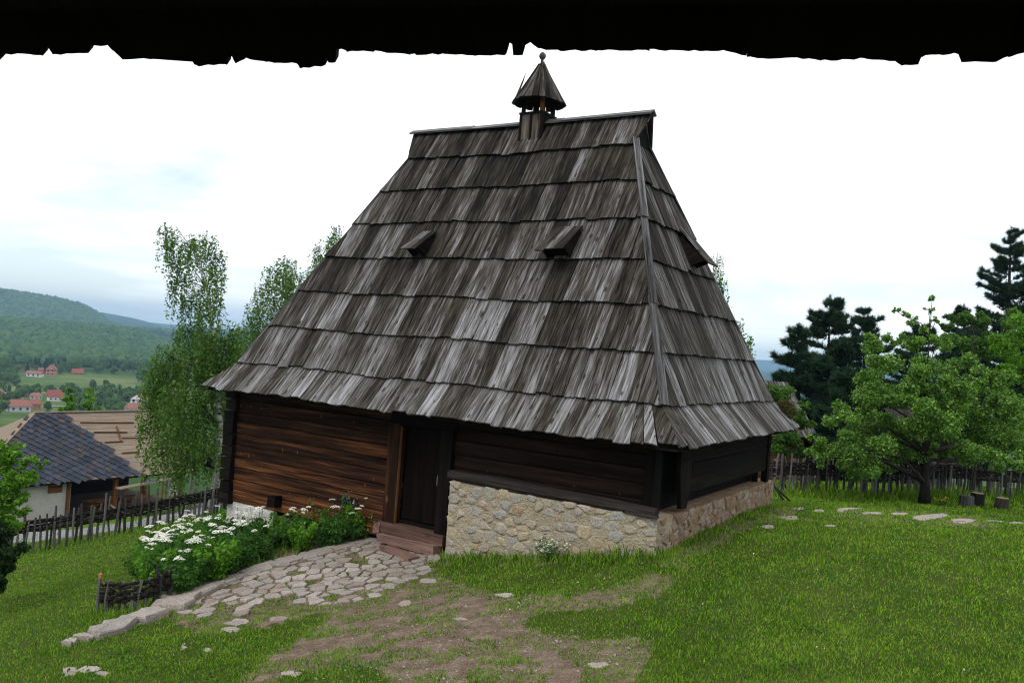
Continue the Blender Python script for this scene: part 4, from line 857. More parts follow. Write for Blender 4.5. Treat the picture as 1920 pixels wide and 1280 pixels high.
# ------------------------------------------------------------------ flower bed
BW = [on_ground(x, y)[:2] for x, y in BED]
def in_bed(): 
    while True:
        px_, py_ = rng.uniform(255, 710), rng.uniform(975, 1125)
        if in_poly(np.array([px_]), np.array([py_]), BED)[0]: p = on_ground(px_, py_); return p
def bed_plant(seed):
    P = []; st = MB(); h = rng.uniform(.42, .60)
    for k in range(10):
        an = rng.uniform(0, 6.283); o = np.array([math.cos(an), math.sin(an), 0])*rng.uniform(.1, .26); tip = o+np.array([0, 0, h*rng.uniform(.45, .85)]); st.tube([(0, 0, 0), tuple(o*.5+np.array([0, 0, tip[2]*.6])), tuple(tip)], [.006, .005, .003], 4, False)
        for f in np.linspace(.25, 1, 7): P.append(clump(o*f+np.array([0, 0, tip[2]*f]), .09, 16, .6))
    V, F = leaf_quads(np.concatenate(P), .055, .6, .5); return V, F, st, h
kinds = [bed_plant(i) for i in range(5)]
def umbel():
    v, f = [], []
    for k in range(46):
        a = rng.uniform(0, 6.283); r = .075*rng.random()**.5; c = np.array([math.cos(a)*r, math.sin(a)*r, .022*(1-(r/.075)**2)])+rng.normal(size=3)*.004; s = .013; b = len(v)
        v += [c+np.array([s, 0, 0]), c+np.array([0, s, .002]), c+np.array([-s, 0, 0]), c+np.array([0, -s, .002]), c+np.array([0, 0, .010])]; f += [(b, b+1, b+4), (b+1, b+2, b+4), (b+2, b+3, b+4), (b+3, b, b+4)]
    me = bpy.data.meshes.new('flower_head'); me.from_pydata([tuple(p) for p in v], [], f); me.materials.append(M['petal']); return me
um = [umbel() for _ in range(3)]; fol = []
for V, F, st, h in kinds:
    o1 = fast('foliage', V, F, M['leaf_bed'] if len(fol) else M['leaf_bright']); o2 = st.build('stems', M['leaf_bed']); fol.append((o1.data, o2.data, h)); bpy.data.objects.remove(o1); bpy.data.objects.remove(o2)
placed = []
for k in range(140):
    for _ in range(20):
        p = in_bed()
        if all(np.hypot(*(p-q)[:2]) > .21 for q in placed): break
    placed.append(p); md, ms, h = fol[k % 5]; flower = rng.random() < .70
    root = empty('umbel_plant' if flower else 'leafy_plant', tuple(p), rng.uniform(0, 6.28)); sc = rng.uniform(.90, 1.50); root.scale = (sc, sc, sc)
    nh = int(rng.integers(1, 4)) if flower else 0; qx, qy = project(p); qx, qy = float(qx[0]), float(qy[0])
    marks = [(215, 1130, 'low dark hurdle'), (330, 1122, 'kerb end by the hurdle'), (420, 1085, 'middle of the stone kerb'), (520, 1056, 'upper stone kerb'), (620, 1028, 'top of the stone kerb'), (690, 1005, 'doorstep block'), (640, 985, 'blue flower spikes'), (560, 975, 'dark beam end'), (470, 985, 'whitewashed stones'), (400, 1005, 'whitewashed house corner'), (300, 1040, 'open lawn edge')]
    mx_, my_, mk = min(marks, key=lambda t: (t[0]-qx)**2+4*(t[1]-qy)**2); side = 'left of' if qx < mx_-14 else ('right of' if qx > mx_+14 else 'next to')
    tag(root, '%s feathery plant %s, %s the %s' % ('big' if sc > 1.3 else ('small' if sc < 1.1 else 'middling'), ('without flowers', 'with one white umbel', 'with two white umbels', 'with three white umbels')[nh], side, mk), 'plant', 'white umbel plants in the bed' if flower else 'leafy plants in the bed')
    link('foliage', md, None, root); link('stems', ms, None, root)
    if flower:
        for j in range(nh):
            d = rng.normal(size=2)*.11; z = h*rng.uniform(.98, 1.22); fh = link('flower_head', um[rng.integers(3)], None, root); fh.location = (d[0], d[1], z); s = rng.uniform(.45, .95); fh.scale = (s, s, s); fh.rotation_euler = (rng.normal()*.2, rng.normal()*.2, 0)
            o = MB(); o.tube([(d[0]*.3, d[1]*.3, .1), (d[0], d[1], z)], [.005, .003], 4, False); o.build('stem', M['leaf_bed'], root)
# tall blue flower spike and broad leaved climber by the door
def herb(px_, py_, name, label, hh, n, spread, lm, ls, petal=None, flat_=.7):
    c = on_ground(px_, py_); root = empty(name, tuple(c)); tag(root, label, 'plant'); st = MB(); P = []; Q = []
    for k in range(n):
        e = np.array([rng.normal()*spread, rng.normal()*spread, hh*rng.uniform(.7, 1.05)]); st.tube([(0, 0, 0), tuple(e*.55+rng.normal(size=3)*.02), tuple(e)], [.007, .005, .003], 4, False)
        for f in np.linspace(.15, .9, 9): P.append(e*f+rng.normal(size=(5, 3))*.05)
        if petal: Q.append(e*np.linspace(.68, 1.0, 14)[:, None]+rng.normal(size=(14, 3))*.022)
    st.build('stems', M['leaf_bed'], root); V, F = leaf_quads(np.concatenate(P), ls, .5); fast('foliage', V, F, lm, root)
    if petal: V, F = leaf_quads(np.concatenate(Q), .035, .2, .8); fast('flower_head', V, F, petal, root)
herb(642, 1012, 'blue_flower_plant', 'tall plant with pale blue flower spikes by the log wall', .98, 5, .10, M['leaf_bed'], .06, M['petal_blue'])
herb(590, 1012, 'reedy_plant', 'upright yellow green grassy plant against the log wall', .80, 12, .16, M['leaf_bright'], .05)
herb(696, 1006, 'broadleaf_plant', 'low plant with broad blue green leaves beside the doorstep', .34, 7, .17, M['leaf_bush'], .12)
herb(1030, 1052, 'daisy_plant', 'small clump of white daisies against the stone base', .34, 9, .12, M['leaf_bed'], .035, M['petal'])
herb(1768, 948, 'buttercup_plant', 'few yellow flowers in the grass between trunk and logs', .22, 6, .16, M['leaf_bed'], .04, M['petal_yellow'])
# ------------------------------------------------------------------ grass
def grass():
    n = 740000; r = np.exp(rng.uniform(math.log(6.6), math.log(60), n)); a = np.radians(rng.uniform(-42, 44, n)); x, y = r*np.sin(a), r*np.cos(a)
    z = ground_z(x, y); px, py = project(np.stack([x, y, z], -1))
    keep = np.ones(n, bool); lx = (x-HB[0])*HX[0]+(y-HB[1])*HX[1]; ly = (x-HB[0])*HY[0]+(y-HB[1])*HY[1]
    keep &= ~((lx > -10.1) & (lx < -.44) & (ly > .49) & (ly < 6.9))
    keep &= ~((lx > -5.95) & (lx < -4.3) & (ly > .2) & (ly < .8))
    dmk = softmask(DIRT, px, py, 52); cl = fbm(x*3.6, y*3.6, 21, 3); keep &= cl+rng.normal(size=n)*.014 > .08+.425*dmk; dirt = dmk > .5
    fine = fbm(x*1.3, y*1.3, 33); keep &= (fine > .27) | (rng.random(n) < .55)
    keep &= (road_d(x, y) > 1.9) | (rng.random(n) < .03)
    pave = in_poly(px, py, PAVE); keep &= ~pave | (fbm(x*2.6, y*2.6, 51) > .34)
    bed = in_poly(px, py, BED); keep &= ~bed | (rng.random(n) < .35)
    keep &= (r < 42) | (rng.random(n) < .6)
    for poly in STONES:
        q = np.array(poly); b0, b1 = q.min(0), q.max(0); c = q.mean(0); m = keep & (x > b0[0]) & (x < b1[0]) & (y > b0[1]) & (y < b1[1]); i = np.where(m)[0]
        if len(i): keep[i[in_poly(x[i], y[i], [tuple(c+(p-c)*.96) for p in q])]] = False
    x, y, z, r, lx, ly, px, py, dirt, bed, pave = [v[keep] for v in (x, y, z, r, lx, ly, px, py, dirt, bed, pave)]; n = len(x)
    h = rng.uniform(.020, .050, n)*(.5+.6*fbm(x*.8, y*.8, 61)+1.1*np.clip(fbm(x*3.2, y*3.2, 62)-.55, 0, 1)*2.2)
    tall = np.zeros(n); dpl = np.where((lx > -4.3) & (lx < -.3), np.abs(ly-.42), 9); tall = np.maximum(tall, np.exp(-(dpl/.26)**2)*3.6*(fbm(x*2, y*2, 5) > .32))
    dps = np.where((ly > .3) & (ly < 6.9), np.abs(lx+.40), 9); tall = np.maximum(tall, np.exp(-(dps/.22)**2)*1.3)
    def near(pts, w):
        d = np.full(n, 9.)
        for p, q in zip(pts[:-1], pts[1:]):
            e = q[:2]-p[:2]; t = np.clip(((x-p[0])*e[0]+(y-p[1])*e[1])/(e@e), 0, 1); d = np.minimum(d, np.hypot(x-p[0]-e[0]*t, y-p[1]-e[1]*t))
        return np.exp(-(d/w)**2)
    tall = np.maximum(tall, near(fr_p, .75)*6.0); tall = np.maximum(tall, near(fl, .3)*2.2); tall = np.maximum(tall, near(bedf, .3)*2.6); tall = np.maximum(tall, near([np.array([*k, 0]) for k in KW], .25)*1.3*(rng.random(n) < .5)); tall = np.maximum(tall, bed*1.8)
    h = h*(1+tall); h = np.where(dirt | pave, h*.95, h); h *= np.clip(r/22, 1, 1.5)
    an = rng.uniform(0, 6.283, n); wd = (.0040+.0036*rng.random(n))*np.clip(r/10, .9, 4.5); ln = rng.uniform(.15, .75, n)*h; la = rng.uniform(0, 6.283, n)
    sx, sy = np.cos(an)*wd, np.sin(an)*wd; bx, by = np.cos(la)*ln, np.sin(la)*ln; z = z-.006
    V = np.empty((n, 4, 3)); V[:, 0] = np.stack([x-sx, y-sy, z], -1); V[:, 1] = np.stack([x+sx, y+sy, z], -1)
    V[:, 2] = np.stack([x+sx*.3+bx, y+sy*.3+by, z+h], -1); V[:, 3] = np.stack([x-sx*.45+bx*.85, y-sy*.45+by*.85, z+h*.9], -1)
    F = np.arange(n*4).reshape(n, 4)
    o = fast('grass', V.reshape(-1, 3), F, M['grass']); tag(o, 'short green grass growing over the sloping yard', 'grass', kind='stuff'); print('GRASS', n)
grass()

def weeds():
    n = 2600; r = np.exp(rng.uniform(math.log(7), math.log(30), n)); a = np.radians(rng.uniform(-38, 40, n)); x, y = r*np.sin(a), r*np.cos(a); z = ground_z(x, y)
    lx = (x-HB[0])*HX[0]+(y-HB[1])*HX[1]; ly = (x-HB[0])*HY[0]+(y-HB[1])*HY[1]; px, py = project(np.stack([x, y, z], -1))
    k = ~((lx > -10.2) & (lx < -.3) & (ly > .4) & (ly < 7)) & (fbm(x*.6, y*.6, 77) > .46) & ~in_poly(px, py, PAVE) & (softmask(DIRT, px, py, 20) < .6)
    x, y, z, r = [np.repeat(v[k], 11) for v in (x, y, z, r)]; m = len(x); s = rng.uniform(.04, .10, m)*np.maximum(1, r/14)
    pts = [np.stack([x+rng.normal(size=m)*s, y+rng.normal(size=m)*s, z+rng.uniform(.012, .05, m)], -1)]
    V, F = leaf_quads(np.concatenate(pts), .034, .0, .75); tag(fast('weeds', V, F, M['leaf_bed']), 'clover and small broad weeds mixed into the lawn', 'weeds', kind='stuff')
    fl_ = []
    for k in range(45):
        px_, py_ = rng.uniform(900, 1900), rng.uniform(1000, 1270); p = on_ground(px_, py_); fl_.append(p+np.array([0, 0, .05]))
    V, F = leaf_quads(np.array(fl_), .018, .0, .9); tag(fast('lawn_daisies', V, F, M['petal']), 'tiny white daisies dotted over the lawn', 'daisies', kind='stuff')
weeds()
# ------------------------------------------------------------------ slate roofed outbuilding on the left
BZE = -5.46; e0, e1 = at_z(-78, 920.5, BZE), at_z(352, 883.5, BZE)
bx = e1-e0; BL_ = np.linalg.norm(bx); bx = bx/BL_; by = np.array([-bx[1], bx[0], 0]); BW_ = 7.0; BR_ = 3.25
barn = empty('outbuilding', (e0[0], e0[1], -7.4), math.atan2(bx[1], bx[0])); tag(barn, 'low outbuilding half roofed in slate beside an open lumber shed', 'building')
zl = BZE+7.4
def bhit(px_, py_):                                     # roof plane hit -> (u,v)
    n = np.cross(bx, (by*(BW_/2)+np.array([0, 0, BR_]))/math.hypot(BW_/2, BR_)); d = ray(px_, py_); k = ((e0-CC)@n)/(d@n); q = CC+d*k-e0; vv = (by*(BW_/2)+np.array([0, 0, BR_])); vl = np.linalg.norm(vv); return q@bx, q@(vv/vl)
SL = math.hypot(BW_/2, BR_); cs_, sn_ = (BW_/2)/SL, BR_/SL
def RP(u, v, n=0.): return (u, v*cs_-n*sn_, zl+v*sn_+n*cs_)
ru0, ru1 = bhit(62, 775)[0], BL_+.4
me = bpy.data.meshes.new('roof'); me.from_pydata([RP(0, 0, -.03), RP(BL_+.4, 0, -.03), RP(BL_+.4, SL, -.03), RP(ru0, SL, -.03), (0, BW_, zl-.03), (BL_+.4, BW_, zl-.03)], [], [(0, 1, 2, 3), (3, 2, 5, 4), (0, 3, 4), (1, 5, 2), (0, 4, 5, 1)]); broof = link('roof', me, M['new_wood'], barn)
# boarded half: one board per course with nailed battens
nb_ = 15
for k in range(nb_):
    v0, v1 = k*SL/nb_, (k+1)*SL/nb_+.015; u0 = max(ru0, ru0*v0/SL); MB().prism
    mb = MB(); q = [(ru0*v0/SL+.02, v0), (BL_+.42, v0), (BL_+.42, v1), (ru0*v1/SL+.02, v1)]; mb.prism([RP(u, v, .012+.014*(1 if v == v0 else 0)) for u, v in q], [RP(u, v, -.012) for u, v in q], [(v, u) for u, v in q]); mb.build('board', M['new_wood'], broof)
for a, b in (((175, 811), (238, 811)), ((218, 800), (226, 828)), ((196, 830), (230, 828)), ((228, 850), (260, 848)), ((228, 822), (270, 821)), ((150, 793), (250, 793))):
    (u0, v0), (u1, v1) = bhit(*a), bhit(*b); MB().bar(RP(u0, v0, .06), RP(u1, v1, .06), .07, .05, RP(0, 0, 1)).build('batten', M['warm_wood'], broof)
# slates laid in diagonal courses
TS = .40; sl_poly = [bhit(*p) for p in ((62, 776), (116, 776), (268, 891), (-78, 920))]; ang = math.radians(-42); ca, sa = math.cos(ang), math.sin(ang); tiles = []
for i in range(-40, 60):
    for j in range(-40, 60):
        c0 = (i*TS+(j%2)*TS*.5, j*TS*.86); u, v = ca*c0[0]-sa*c0[1], sa*c0[0]+ca*c0[1]
        if in_poly(np.array([u]), np.array([v]), sl_poly)[0]: tiles.append((u, v))
tm = []
for k in range(6):
    mb = MB(); h = TS*.52; q = [(-h, -h*.95), (h, -h), (h*1.02, h), (-h*.98, h*.97)]; q = [(x+random.uniform(-.012, .012), y+random.uniform(-.012, .012)) for x, y in q]
    mb.prism([(x, y, .035) for x, y in q], [(x, y, 0) for x, y in q], q); o = mb.build('tile', M['slate']); tm.append(o.data); bpy.data.objects.remove(o)
RM = Matrix(((1, 0, 0), (0, cs_, -sn_), (0, sn_, cs_)))
for u, v in tiles[:300]:
    o = link('tile', tm[random.randrange(6)], None, broof); o.matrix_basis = Matrix.Translation(RP(u, v, .045)) @ (RM @ Matrix.Rotation(ang, 3, 'Z') @ Matrix.Rotation(random.uniform(-.14, -.09), 3, 'X') @ Matrix.Rotation(random.uniform(-.10, -.05), 3, 'Y')).to_4x4()
MB().bar(RP(0, .02, .02), RP(ru0, SL, .02), .28, .06, (-.5, -.3, .8)).build('hip_board', M['new_wood'], broof)
MB().bar(RP(ru0, SL+.02, .05), RP(BL_+.4, SL+.02, .05), .2, .05).build('ridge_board', M['new_wood'], broof)
MB().bar(RP(0, 0, -.06), RP(BL_+.4, 0, -.06), .10, .10).build('eave_board', M['dark_wood'], broof)
def bu(px_): return bhit(px_, 900)[0]
wy = .55; u_w = at_y(142, 930, 46); uw = ((at_z(142, 902, BZE)-e0)@bx)
MB().box((uw/2-.2, wy+.15, .88), (uw+.6, .3, 2.3), None, 0).build('wall', M['plaster'], barn)
MB().box((BL_/2, BW_-.7, .9), (BL_, .25, 2.2), None, 0).build('wall', M['black_wood'], barn)
MB().box((BL_/2, BW_/2, -.12), (BL_, BW_-1, .1), None, 0).build('floor', M['soil'], barn)
MB().box((uw-.05, wy-.02, .9), (.18, .12, 2.1), None, 2).build('post', M['warm_wood'], barn)
ws = empty('shutter', (0, 0, 0), 0, barn)
for k in range(4): MB().box((uw-.75, wy-.03, 1.38+k*.13), (.72, .05, .125), None, 0, .004).build('board', M['warm_wood'], ws)
MB().box((uw-3.4, wy-.02, 1.05), (.95, .08, .85)).build('window', M['dark_glass'], barn); MB().box((uw-2.9, wy-.04, 1.05), (.10, .08, .95), None, 2).build('window_frame', M['warm_wood'], barn)
for px_ in (224, 296): u = ((at_z(px_, 893, BZE)-e0)@bx); MB().box((u, wy, .9), (.22, .22, 2.1), None, 2).build('post', M['warm_wood'], barn)
MB().box((BL_-.55, wy+.1, .85), (.6, .35, 2.1)).build('pillar', M['plaster'], barn); MB().box((BL_-.1, wy+.1, .85), (.18, .3, 2.1), None, 2).build('post', M['warm_wood'], barn)
# scaffold in front of the shed
def bw(u, y, z): return e0+bx*u+by*y+np.array([0, 0, z-zl])
sc_ = empty('scaffold', tuple(bw(9.2, -.3, 0))); tag(sc_, 'rusty pole scaffold with a pale plank deck under the shed eave', 'scaffold'); O = np.array(sc_.location)
us = [((at_z(px_, 892, BZE)-e0)@bx) for px_ in (258, 313)]
for u in us: o = MB(); o.tube([bw(u, -.5, -.1)-O, bw(u, -.5, zl+.25)-O], .045, 6); o.build('pole', M['warm_wood'], sc_)
o = MB(); o.bar(bw(us[0]-1.3, -.35, zl-.55)-O, bw(us[1]+1.1, -.35, zl-.20)-O, .5, .06); o.build('deck', M['new_wood'], sc_)
o = MB(); o.tube([bw(us[0]-.1, -.5, zl-1.15)-O, bw(us[1]+.2, -.5, zl-1.0)-O], .03, 6); o.build('brace', M['warm_wood'], sc_)
tp_ = bw(us[0]+.7, -.35, zl-.36); V, F = [], []
for i in range(9):
    for j in range(5): V.append((tp_[0]+(i-4)*.12*bx[0]+(j-2)*.1*by[0], tp_[1]+(i-4)*.12*bx[1]+(j-2)*.1*by[1], tp_[2]+.02+.24*math.sin(math.pi*i/8)*math.sin(math.pi*j/4)*random.uniform(.5, 1.1)+(i-4)*.012))
for i in range(8):
    for j in range(4): F.append((i*5+j, i*5+5+j, i*5+6+j, i*5+1+j))
tag(fast('folded_tarp', V, F, M['tarp'], None, True, tuple(tp_)), 'crumpled dark tarp lying on the scaffold deck', 'tarp').location = tp_
lp = empty('lumber_pile', tuple(bw(uw+2.2, 1.2, 0))); tag(lp, 'loose pile of brown boards on the floor of the open shed', 'lumber'); O = np.array(lp.location)
for k in range(16):
    a = bw(uw+1.0+random.uniform(0, .8), 1.0+random.uniform(-.4, .5), .05+k*.035)-O; b = bw(uw+3.6+random.uniform(-.4, .8), 1.0+random.uniform(-.4, .6), .05+k*.035+random.uniform(-.02, .05))-O; MB().bar(a, b, .14, .03).build('board', M['warm_wood'], lp)
for a, b in (((205, 945), (250, 975)), ((215, 970), (236, 948))): MB().bar(at_y(*a, 45.8)-O, at_y(*b, 45.8)-O, .08, .05).build('board', M['new_wood'], lp)
# little orange hut behind the birch, stone pile
hut = empty('log_hut', tuple(at_y(440, 930, 41))); O = np.array(hut.location); tag(hut, 'small orange log hut with a grey roof, half hidden by the big log house', 'hut')
for k in range(6): MB().bar(at_y(418, 912-k*9, 41)-O, at_y(520, 912-k*9, 42.5)-O, .2, .225).build('log', M['warm_wood'], hut)
MB().box((2.2, 2.0, .5), (3.4, 3.0, 1.2)).build('wall', M['dark_wood'], hut)
for k in range(9): a = at_y(410+k*12, 862, 40.8+k*.15)-O; b = at_y(412+k*12, 822, 43+k*.15)-O; MB().bar(a, b, .30, .04, (0, -.6, .8)).build('shingle', M['shingle_edge'], hut)
spl = empty('stone_pile', tuple(on_ground(385, 950))); tag(spl, 'heap of pale stones beside the white birch trunk', 'stones')
for k in range(9):
    n = 7; r = random.uniform(.10, .2); cx, cy, cz = random.uniform(-.7, .4), random.uniform(-.2, .2), random.uniform(0, .12)
    me = stone_mesh('stone', [(cx+r*math.cos(2*math.pi*i/n), cy+r*math.sin(2*math.pi*i/n)) for i in range(n)], .0, .22, lambda u, v, h: (u, v, h+cz), .6)
    if me: link('stone', me, M['pale_slab'], spl)
# ------------------------------------------------------------------ shingle roofed neighbours behind the right fence
def farmhut(name, label, pts_ridge, pts_eave, ze, depth, wallh, wm, n=16, half=2.4, rise=2.0, rm=None):
    rm = rm or M['shingle']
    a, b = at_y(*pts_eave[0], depth), at_y(*pts_eave[1], depth+1.0); b[2] = a[2]; c = (a+b)/2; root = empty(name, (c[0], c[1], a[2]-wallh)); tag(root, label, 'hut'); O = np.array(root.location)
    d = (b-a)/np.linalg.norm(b-a); nn = np.array([-d[1], d[0], 0]); L = np.linalg.norm(b-a)
    MB().bar(a+nn*half-d*-.3-O+np.array([0, 0, -wallh/2]), b+nn*half-d*.3-O+np.array([0, 0, -wallh/2]), half*1.6, wallh).build('wall', wm, root)
    rf = empty('roof', (0, 0, 0), 0, root)
    for k in range(n):
        p = a+d*L*(k+.5)/n; w = L/n-.01
        for s_ in (0, 1):
            p0 = p+nn*(2*half*s_)-O; p1 = p+nn*half*(1+.0)+np.array([0, 0, rise])-O; MB().bar(p0+np.array([0, 0, random.uniform(0, .03)]), p1, w, .04, nn*(-1 if not s_ else 1)*.6+np.array([0, 0, .8])).build('shingle', rm, rf)
    for e_ in (a+d*.15, b-d*.15):
        mb = MB(); q = [e_-O, e_+nn*2*half-O, e_+nn*half+np.array([0, 0, rise-.05])-O]; mb.prism([p+d*.02 for p in q], [p-d*.02 for p in q], [(0, 0), (1, 0), (.5, 1)]); mb.build('gable', M['dark_wood'], root)
    return root
farmhut('farm_hut', 'low hut with a brown shingle roof seen under the fruit tree', None, ((1738, 872), (1812, 880)), 0, 33, 1.6, M['dark_wood'], 14, 2.2, 2.0, M['old_beam'])
farmhut('farm_cottage', 'reddish walled cottage with grey shingle roof behind the house corner', None, ((1395, 815), (1535, 822)), 0, 33, 1.9, M['warm_wood'], 16, 2.3, 2.1)
# ------------------------------------------------------------------ village in the valley
def tintmat(name, c): return plain(name, [(.3, tuple(x*.8 for x in c)), (.65, c)], 1.0, .85, .1)
M['red_roof'] = tintmat('red_tile_roof', (.24, .07, .05)); M['orange_roof'] = tintmat('orange_tile_roof', (.25, .10, .07)); M['brown_roof'] = tintmat('faded_tile_roof', (.26, .12, .10)); M['brick'] = tintmat('bare_brick', (.40, .18, .12)); M['white_wall'] = tintmat('white_render', (.72, .71, .70)); M['lilac_wall'] = tintmat('lilac_render', (.55, .53, .60)); M['green_wall'] = tintmat('mint_render', (.45, .58, .52))
def cottage(px_, py_, w, wallpx, roofpx, wm, rm, label, rot=0.0, deep=.8, gable_front=False, hip=0.0, storeys=1, nwin=3):
    c = on_ground(px_, py_, 200); D = c[1]; k = D/FPX; w_, h, r = w*k*.88, wallpx*k*.9, roofpx*k*.9; dp = w_*deep; az_ = math.atan2(c[0], c[1])
    root = empty('cottage', tuple(c), -az_+rot); tag(root, label, 'house', 'village houses in the valley')
    MB().box((0, dp/2, h/2-2), (w_, dp, h+4)).build('wall', wm, root)
    ov = .08*w_; x0, x1, y0, y1 = -w_/2-ov, w_/2+ov, -ov, dp+ov; rz = h
    if gable_front:
        hp = hip*dp; V = [(x0, y0, rz), (x1, y0, rz), (x1, y1, rz), (x0, y1, rz), (0, y0+hp, rz+r), (0, y1-hp, rz+r)]; F = [(0, 4, 5, 3), (4, 1, 2, 5), (0, 1, 4), (2, 3, 5), (0, 3, 2, 1)]
        gq = [(-w_/2, -.03, rz-.1), (w_/2, -.03, rz-.1), (0, -.03, rz+r*.88)]
    else:
        hp = hip*w_; ym = dp/2; V = [(x0, y0, rz), (x1, y0, rz), (x1, y1, rz), (x0, y1, rz), (x0+hp, ym, rz+r), (x1-hp, ym, rz+r)]; F = [(0, 1, 5, 4), (2, 3, 4, 5), (1, 2, 5), (3, 0, 4), (0, 3, 2, 1)]; gq = None
    me = bpy.data.meshes.new('roof'); me.from_pydata(V, [], F); rf = link('roof', me, rm, root)
    MB().box((w_*.18, dp*.55, rz+r*.9), (.7, .7, r*.7)).build('chimney', M['brick'], rf)
    if gq and hip == 0:
        mb = MB(); mb.prism([(x, y-.1-ov, z) for x, y, z in gq], [(x, y, z) for x, y, z in gq], [(0, 0), (1, 0), (.5, 1)]); mb.build('gable', wm, root)
    for s_ in range(storeys):
        for i in range(nwin):
            x = -w_/2+w_*(i+.5)/nwin; z = h*(s_+.52)/storeys; ww = min(w_/nwin*.34, 1.5); mb = MB(); mb.box((x, -.05, z), (ww, .14, ww*1.1)); f = mb.build('window', M['dark_glass'], root); MB().box((x, -.16, z-ww*.6), (ww*1.3, .18, .16)).build('sill', M['white_wall'], f)
    return root
W_ = lambda *a, **k: cottage(*a, **k)
W_(38, 772, 40, 12, 13, M['lilac_wall'], M['orange_roof'], 'white walled house with orange hip roof above the slate ridge', .25, hip=.22)
W_(66, 768, 22, 12, 10, M['brick'], M['orange_roof'], 'bare brick house with red roof adjoining the white orange roofed house', .2, hip=.2)
W_(104, 752, 27, 9, 14, M['white_wall'], M['red_roof'], 'white house under a bright red roof standing alone mid valley', .15)
W_(68, 748, 22, 6, 7, M['white_wall'], M['brown_roof'], 'small white house with brown hip roof left of the red roofed one', .1, hip=.3)
W_(38, 744, 13, 6, 8, M['brick'], M['brown_roof'], 'tiny brick house with pointed brown roof near the left edge', .3, gable_front=True)
W_(49, 744, 9, 3, 5, M['brick'], M['orange_roof'], 'very small shed with orange roof beside the pointed brown one', .1, hip=.2, nwin=1)
W_(2, 742, 16, 6, 8, M['brick'], M['white_wall'], 'brick house with a pale gable cut off by the left edge', .2, gable_front=True)
W_(256, 760, 28, 13, 10, M['white_wall'], M['red_roof'], 'tall white gabled house near the birch with a red roof', -.45, gable_front=True, storeys=2, nwin=2)
W_(256, 773, 32, 7, 12, M['green_wall'], M['brown_roof'], 'mint green house in front of the tall white gabled house', .35, hip=.12)
W_(62, 706, 30, 7, 5, M['white_wall'], M['orange_roof'], 'long low white house with a slanting pale roof on the slope', -.5, deep=.5)
W_(94, 704, 18, 13, 10, M['brick'], M['orange_roof'], 'tall bare brick house with steep gable among the hillside trees', -.3, gable_front=True, storeys=2, nwin=2)
W_(76, 700, 10, 7, 5, M['brick'], M['orange_roof'], 'small brick annex left of the tall bare brick house', 0, nwin=1)
W_(40, 694, 15, 5, 5, M['brick'], M['orange_roof'], 'orange roofed house highest on the slope between dark firs', .1, hip=.1)
W_(145, 702, 20, 3, 9, M['brick'], M['red_roof'], 'lone low house with a wide pinkish red roof beside the meadow', -.1)
W_(290, 640, 14, 3, 4, M['brick'], M['orange_roof'], 'distant house on the wooded ridge right of the hill', 0)
W_(181, 752, 9, 14, 6, M['brick'], M['orange_roof'], 'narrow brick house partly hidden by the bright green trees', .2, nwin=1)
# the pale road through the valley
def strip(name, pxs, wd):
    pts = []
    for a, b in zip(pxs[:-1], pxs[1:]):
        for t in np.linspace(0, 1, 12, endpoint=False): pts.append(on_ground(a[0]+(b[0]-a[0])*t, a[1]+(b[1]-a[1])*t, 200))
    V, F = [], []
    for i, p in enumerate(pts):
        d = pts[min(i+1, len(pts)-1)]-pts[max(i-1, 0)]; n = np.array([-d[1], d[0]]); n = n/np.linalg.norm(n)*wd
        for s_ in (-1, 1): x, y = p[0]+n[0]*s_, p[1]+n[1]*s_; V.append((x, y, gz(x, y)+.35))
    for i in range(len(pts)-1): F.append((2*i, 2*i+1, 2*i+3, 2*i+2))
    o = fast(name, V, F, M['gravel']); tag(o, kind='structure'); return o
strip('valley_road', [(-60, 765), (40, 764), (110, 762), (190, 763), (240, 765), (330, 766)], 3.2)
# valley trees, one kind copied with its parts
def far_tree(shape):
    n = 900; d = rng.normal(size=(n, 3)); d /= np.linalg.norm(d, axis=1, keepdims=True); c = rng.normal(size=(7, 3))*np.array([.32, .32, .34])+np.array([0, 0, 1.15]); ci = rng.integers(0, 7, n)
    if shape == 'fir': f = rng.random(n); P = np.stack([np.cos(d[:, 0]*9)*(1-f)*.5, np.sin(d[:, 0]*9)*(1-f)*.5, .2+f*2.3], -1)
    elif shape == 'tall': P = c[ci]*np.array([.8, .8, 1.3])+d*np.array([.38, .38, .6])*rng.random((n, 1))**.35
    else: P = c[ci]+d*.55*rng.random((n, 1))**.35
    V, F = leaf_quads(P, .22, .3, .9); o = fast('crown', V, F, M['leaf_far'] if shape != 'fir' else M['needle']); t = MB(); t.tube([(0, 0, -.6), (0, 0, .5), (0, 0, 1.3)], [.07, .05, .02], 5); o2 = t.build('trunk', M['bark']); r = (o.data, o2.data); bpy.data.objects.remove(o); bpy.data.objects.remove(o2); return r
FT = {s_: [far_tree(s_) for _ in range(3)] for s_ in ('round', 'tall', 'fir')}
LAB = {'round': ('rounded green tree among the houses in the valley', 'rounded valley trees'), 'tall': ('upright green tree among the houses in the valley', 'upright valley trees'), 'fir': ('dark conical fir among the houses in the valley', 'dark valley firs')}
spots = [(88, 772, 20, 'round', 'round grey green tree standing in front of the red roofed white house')]
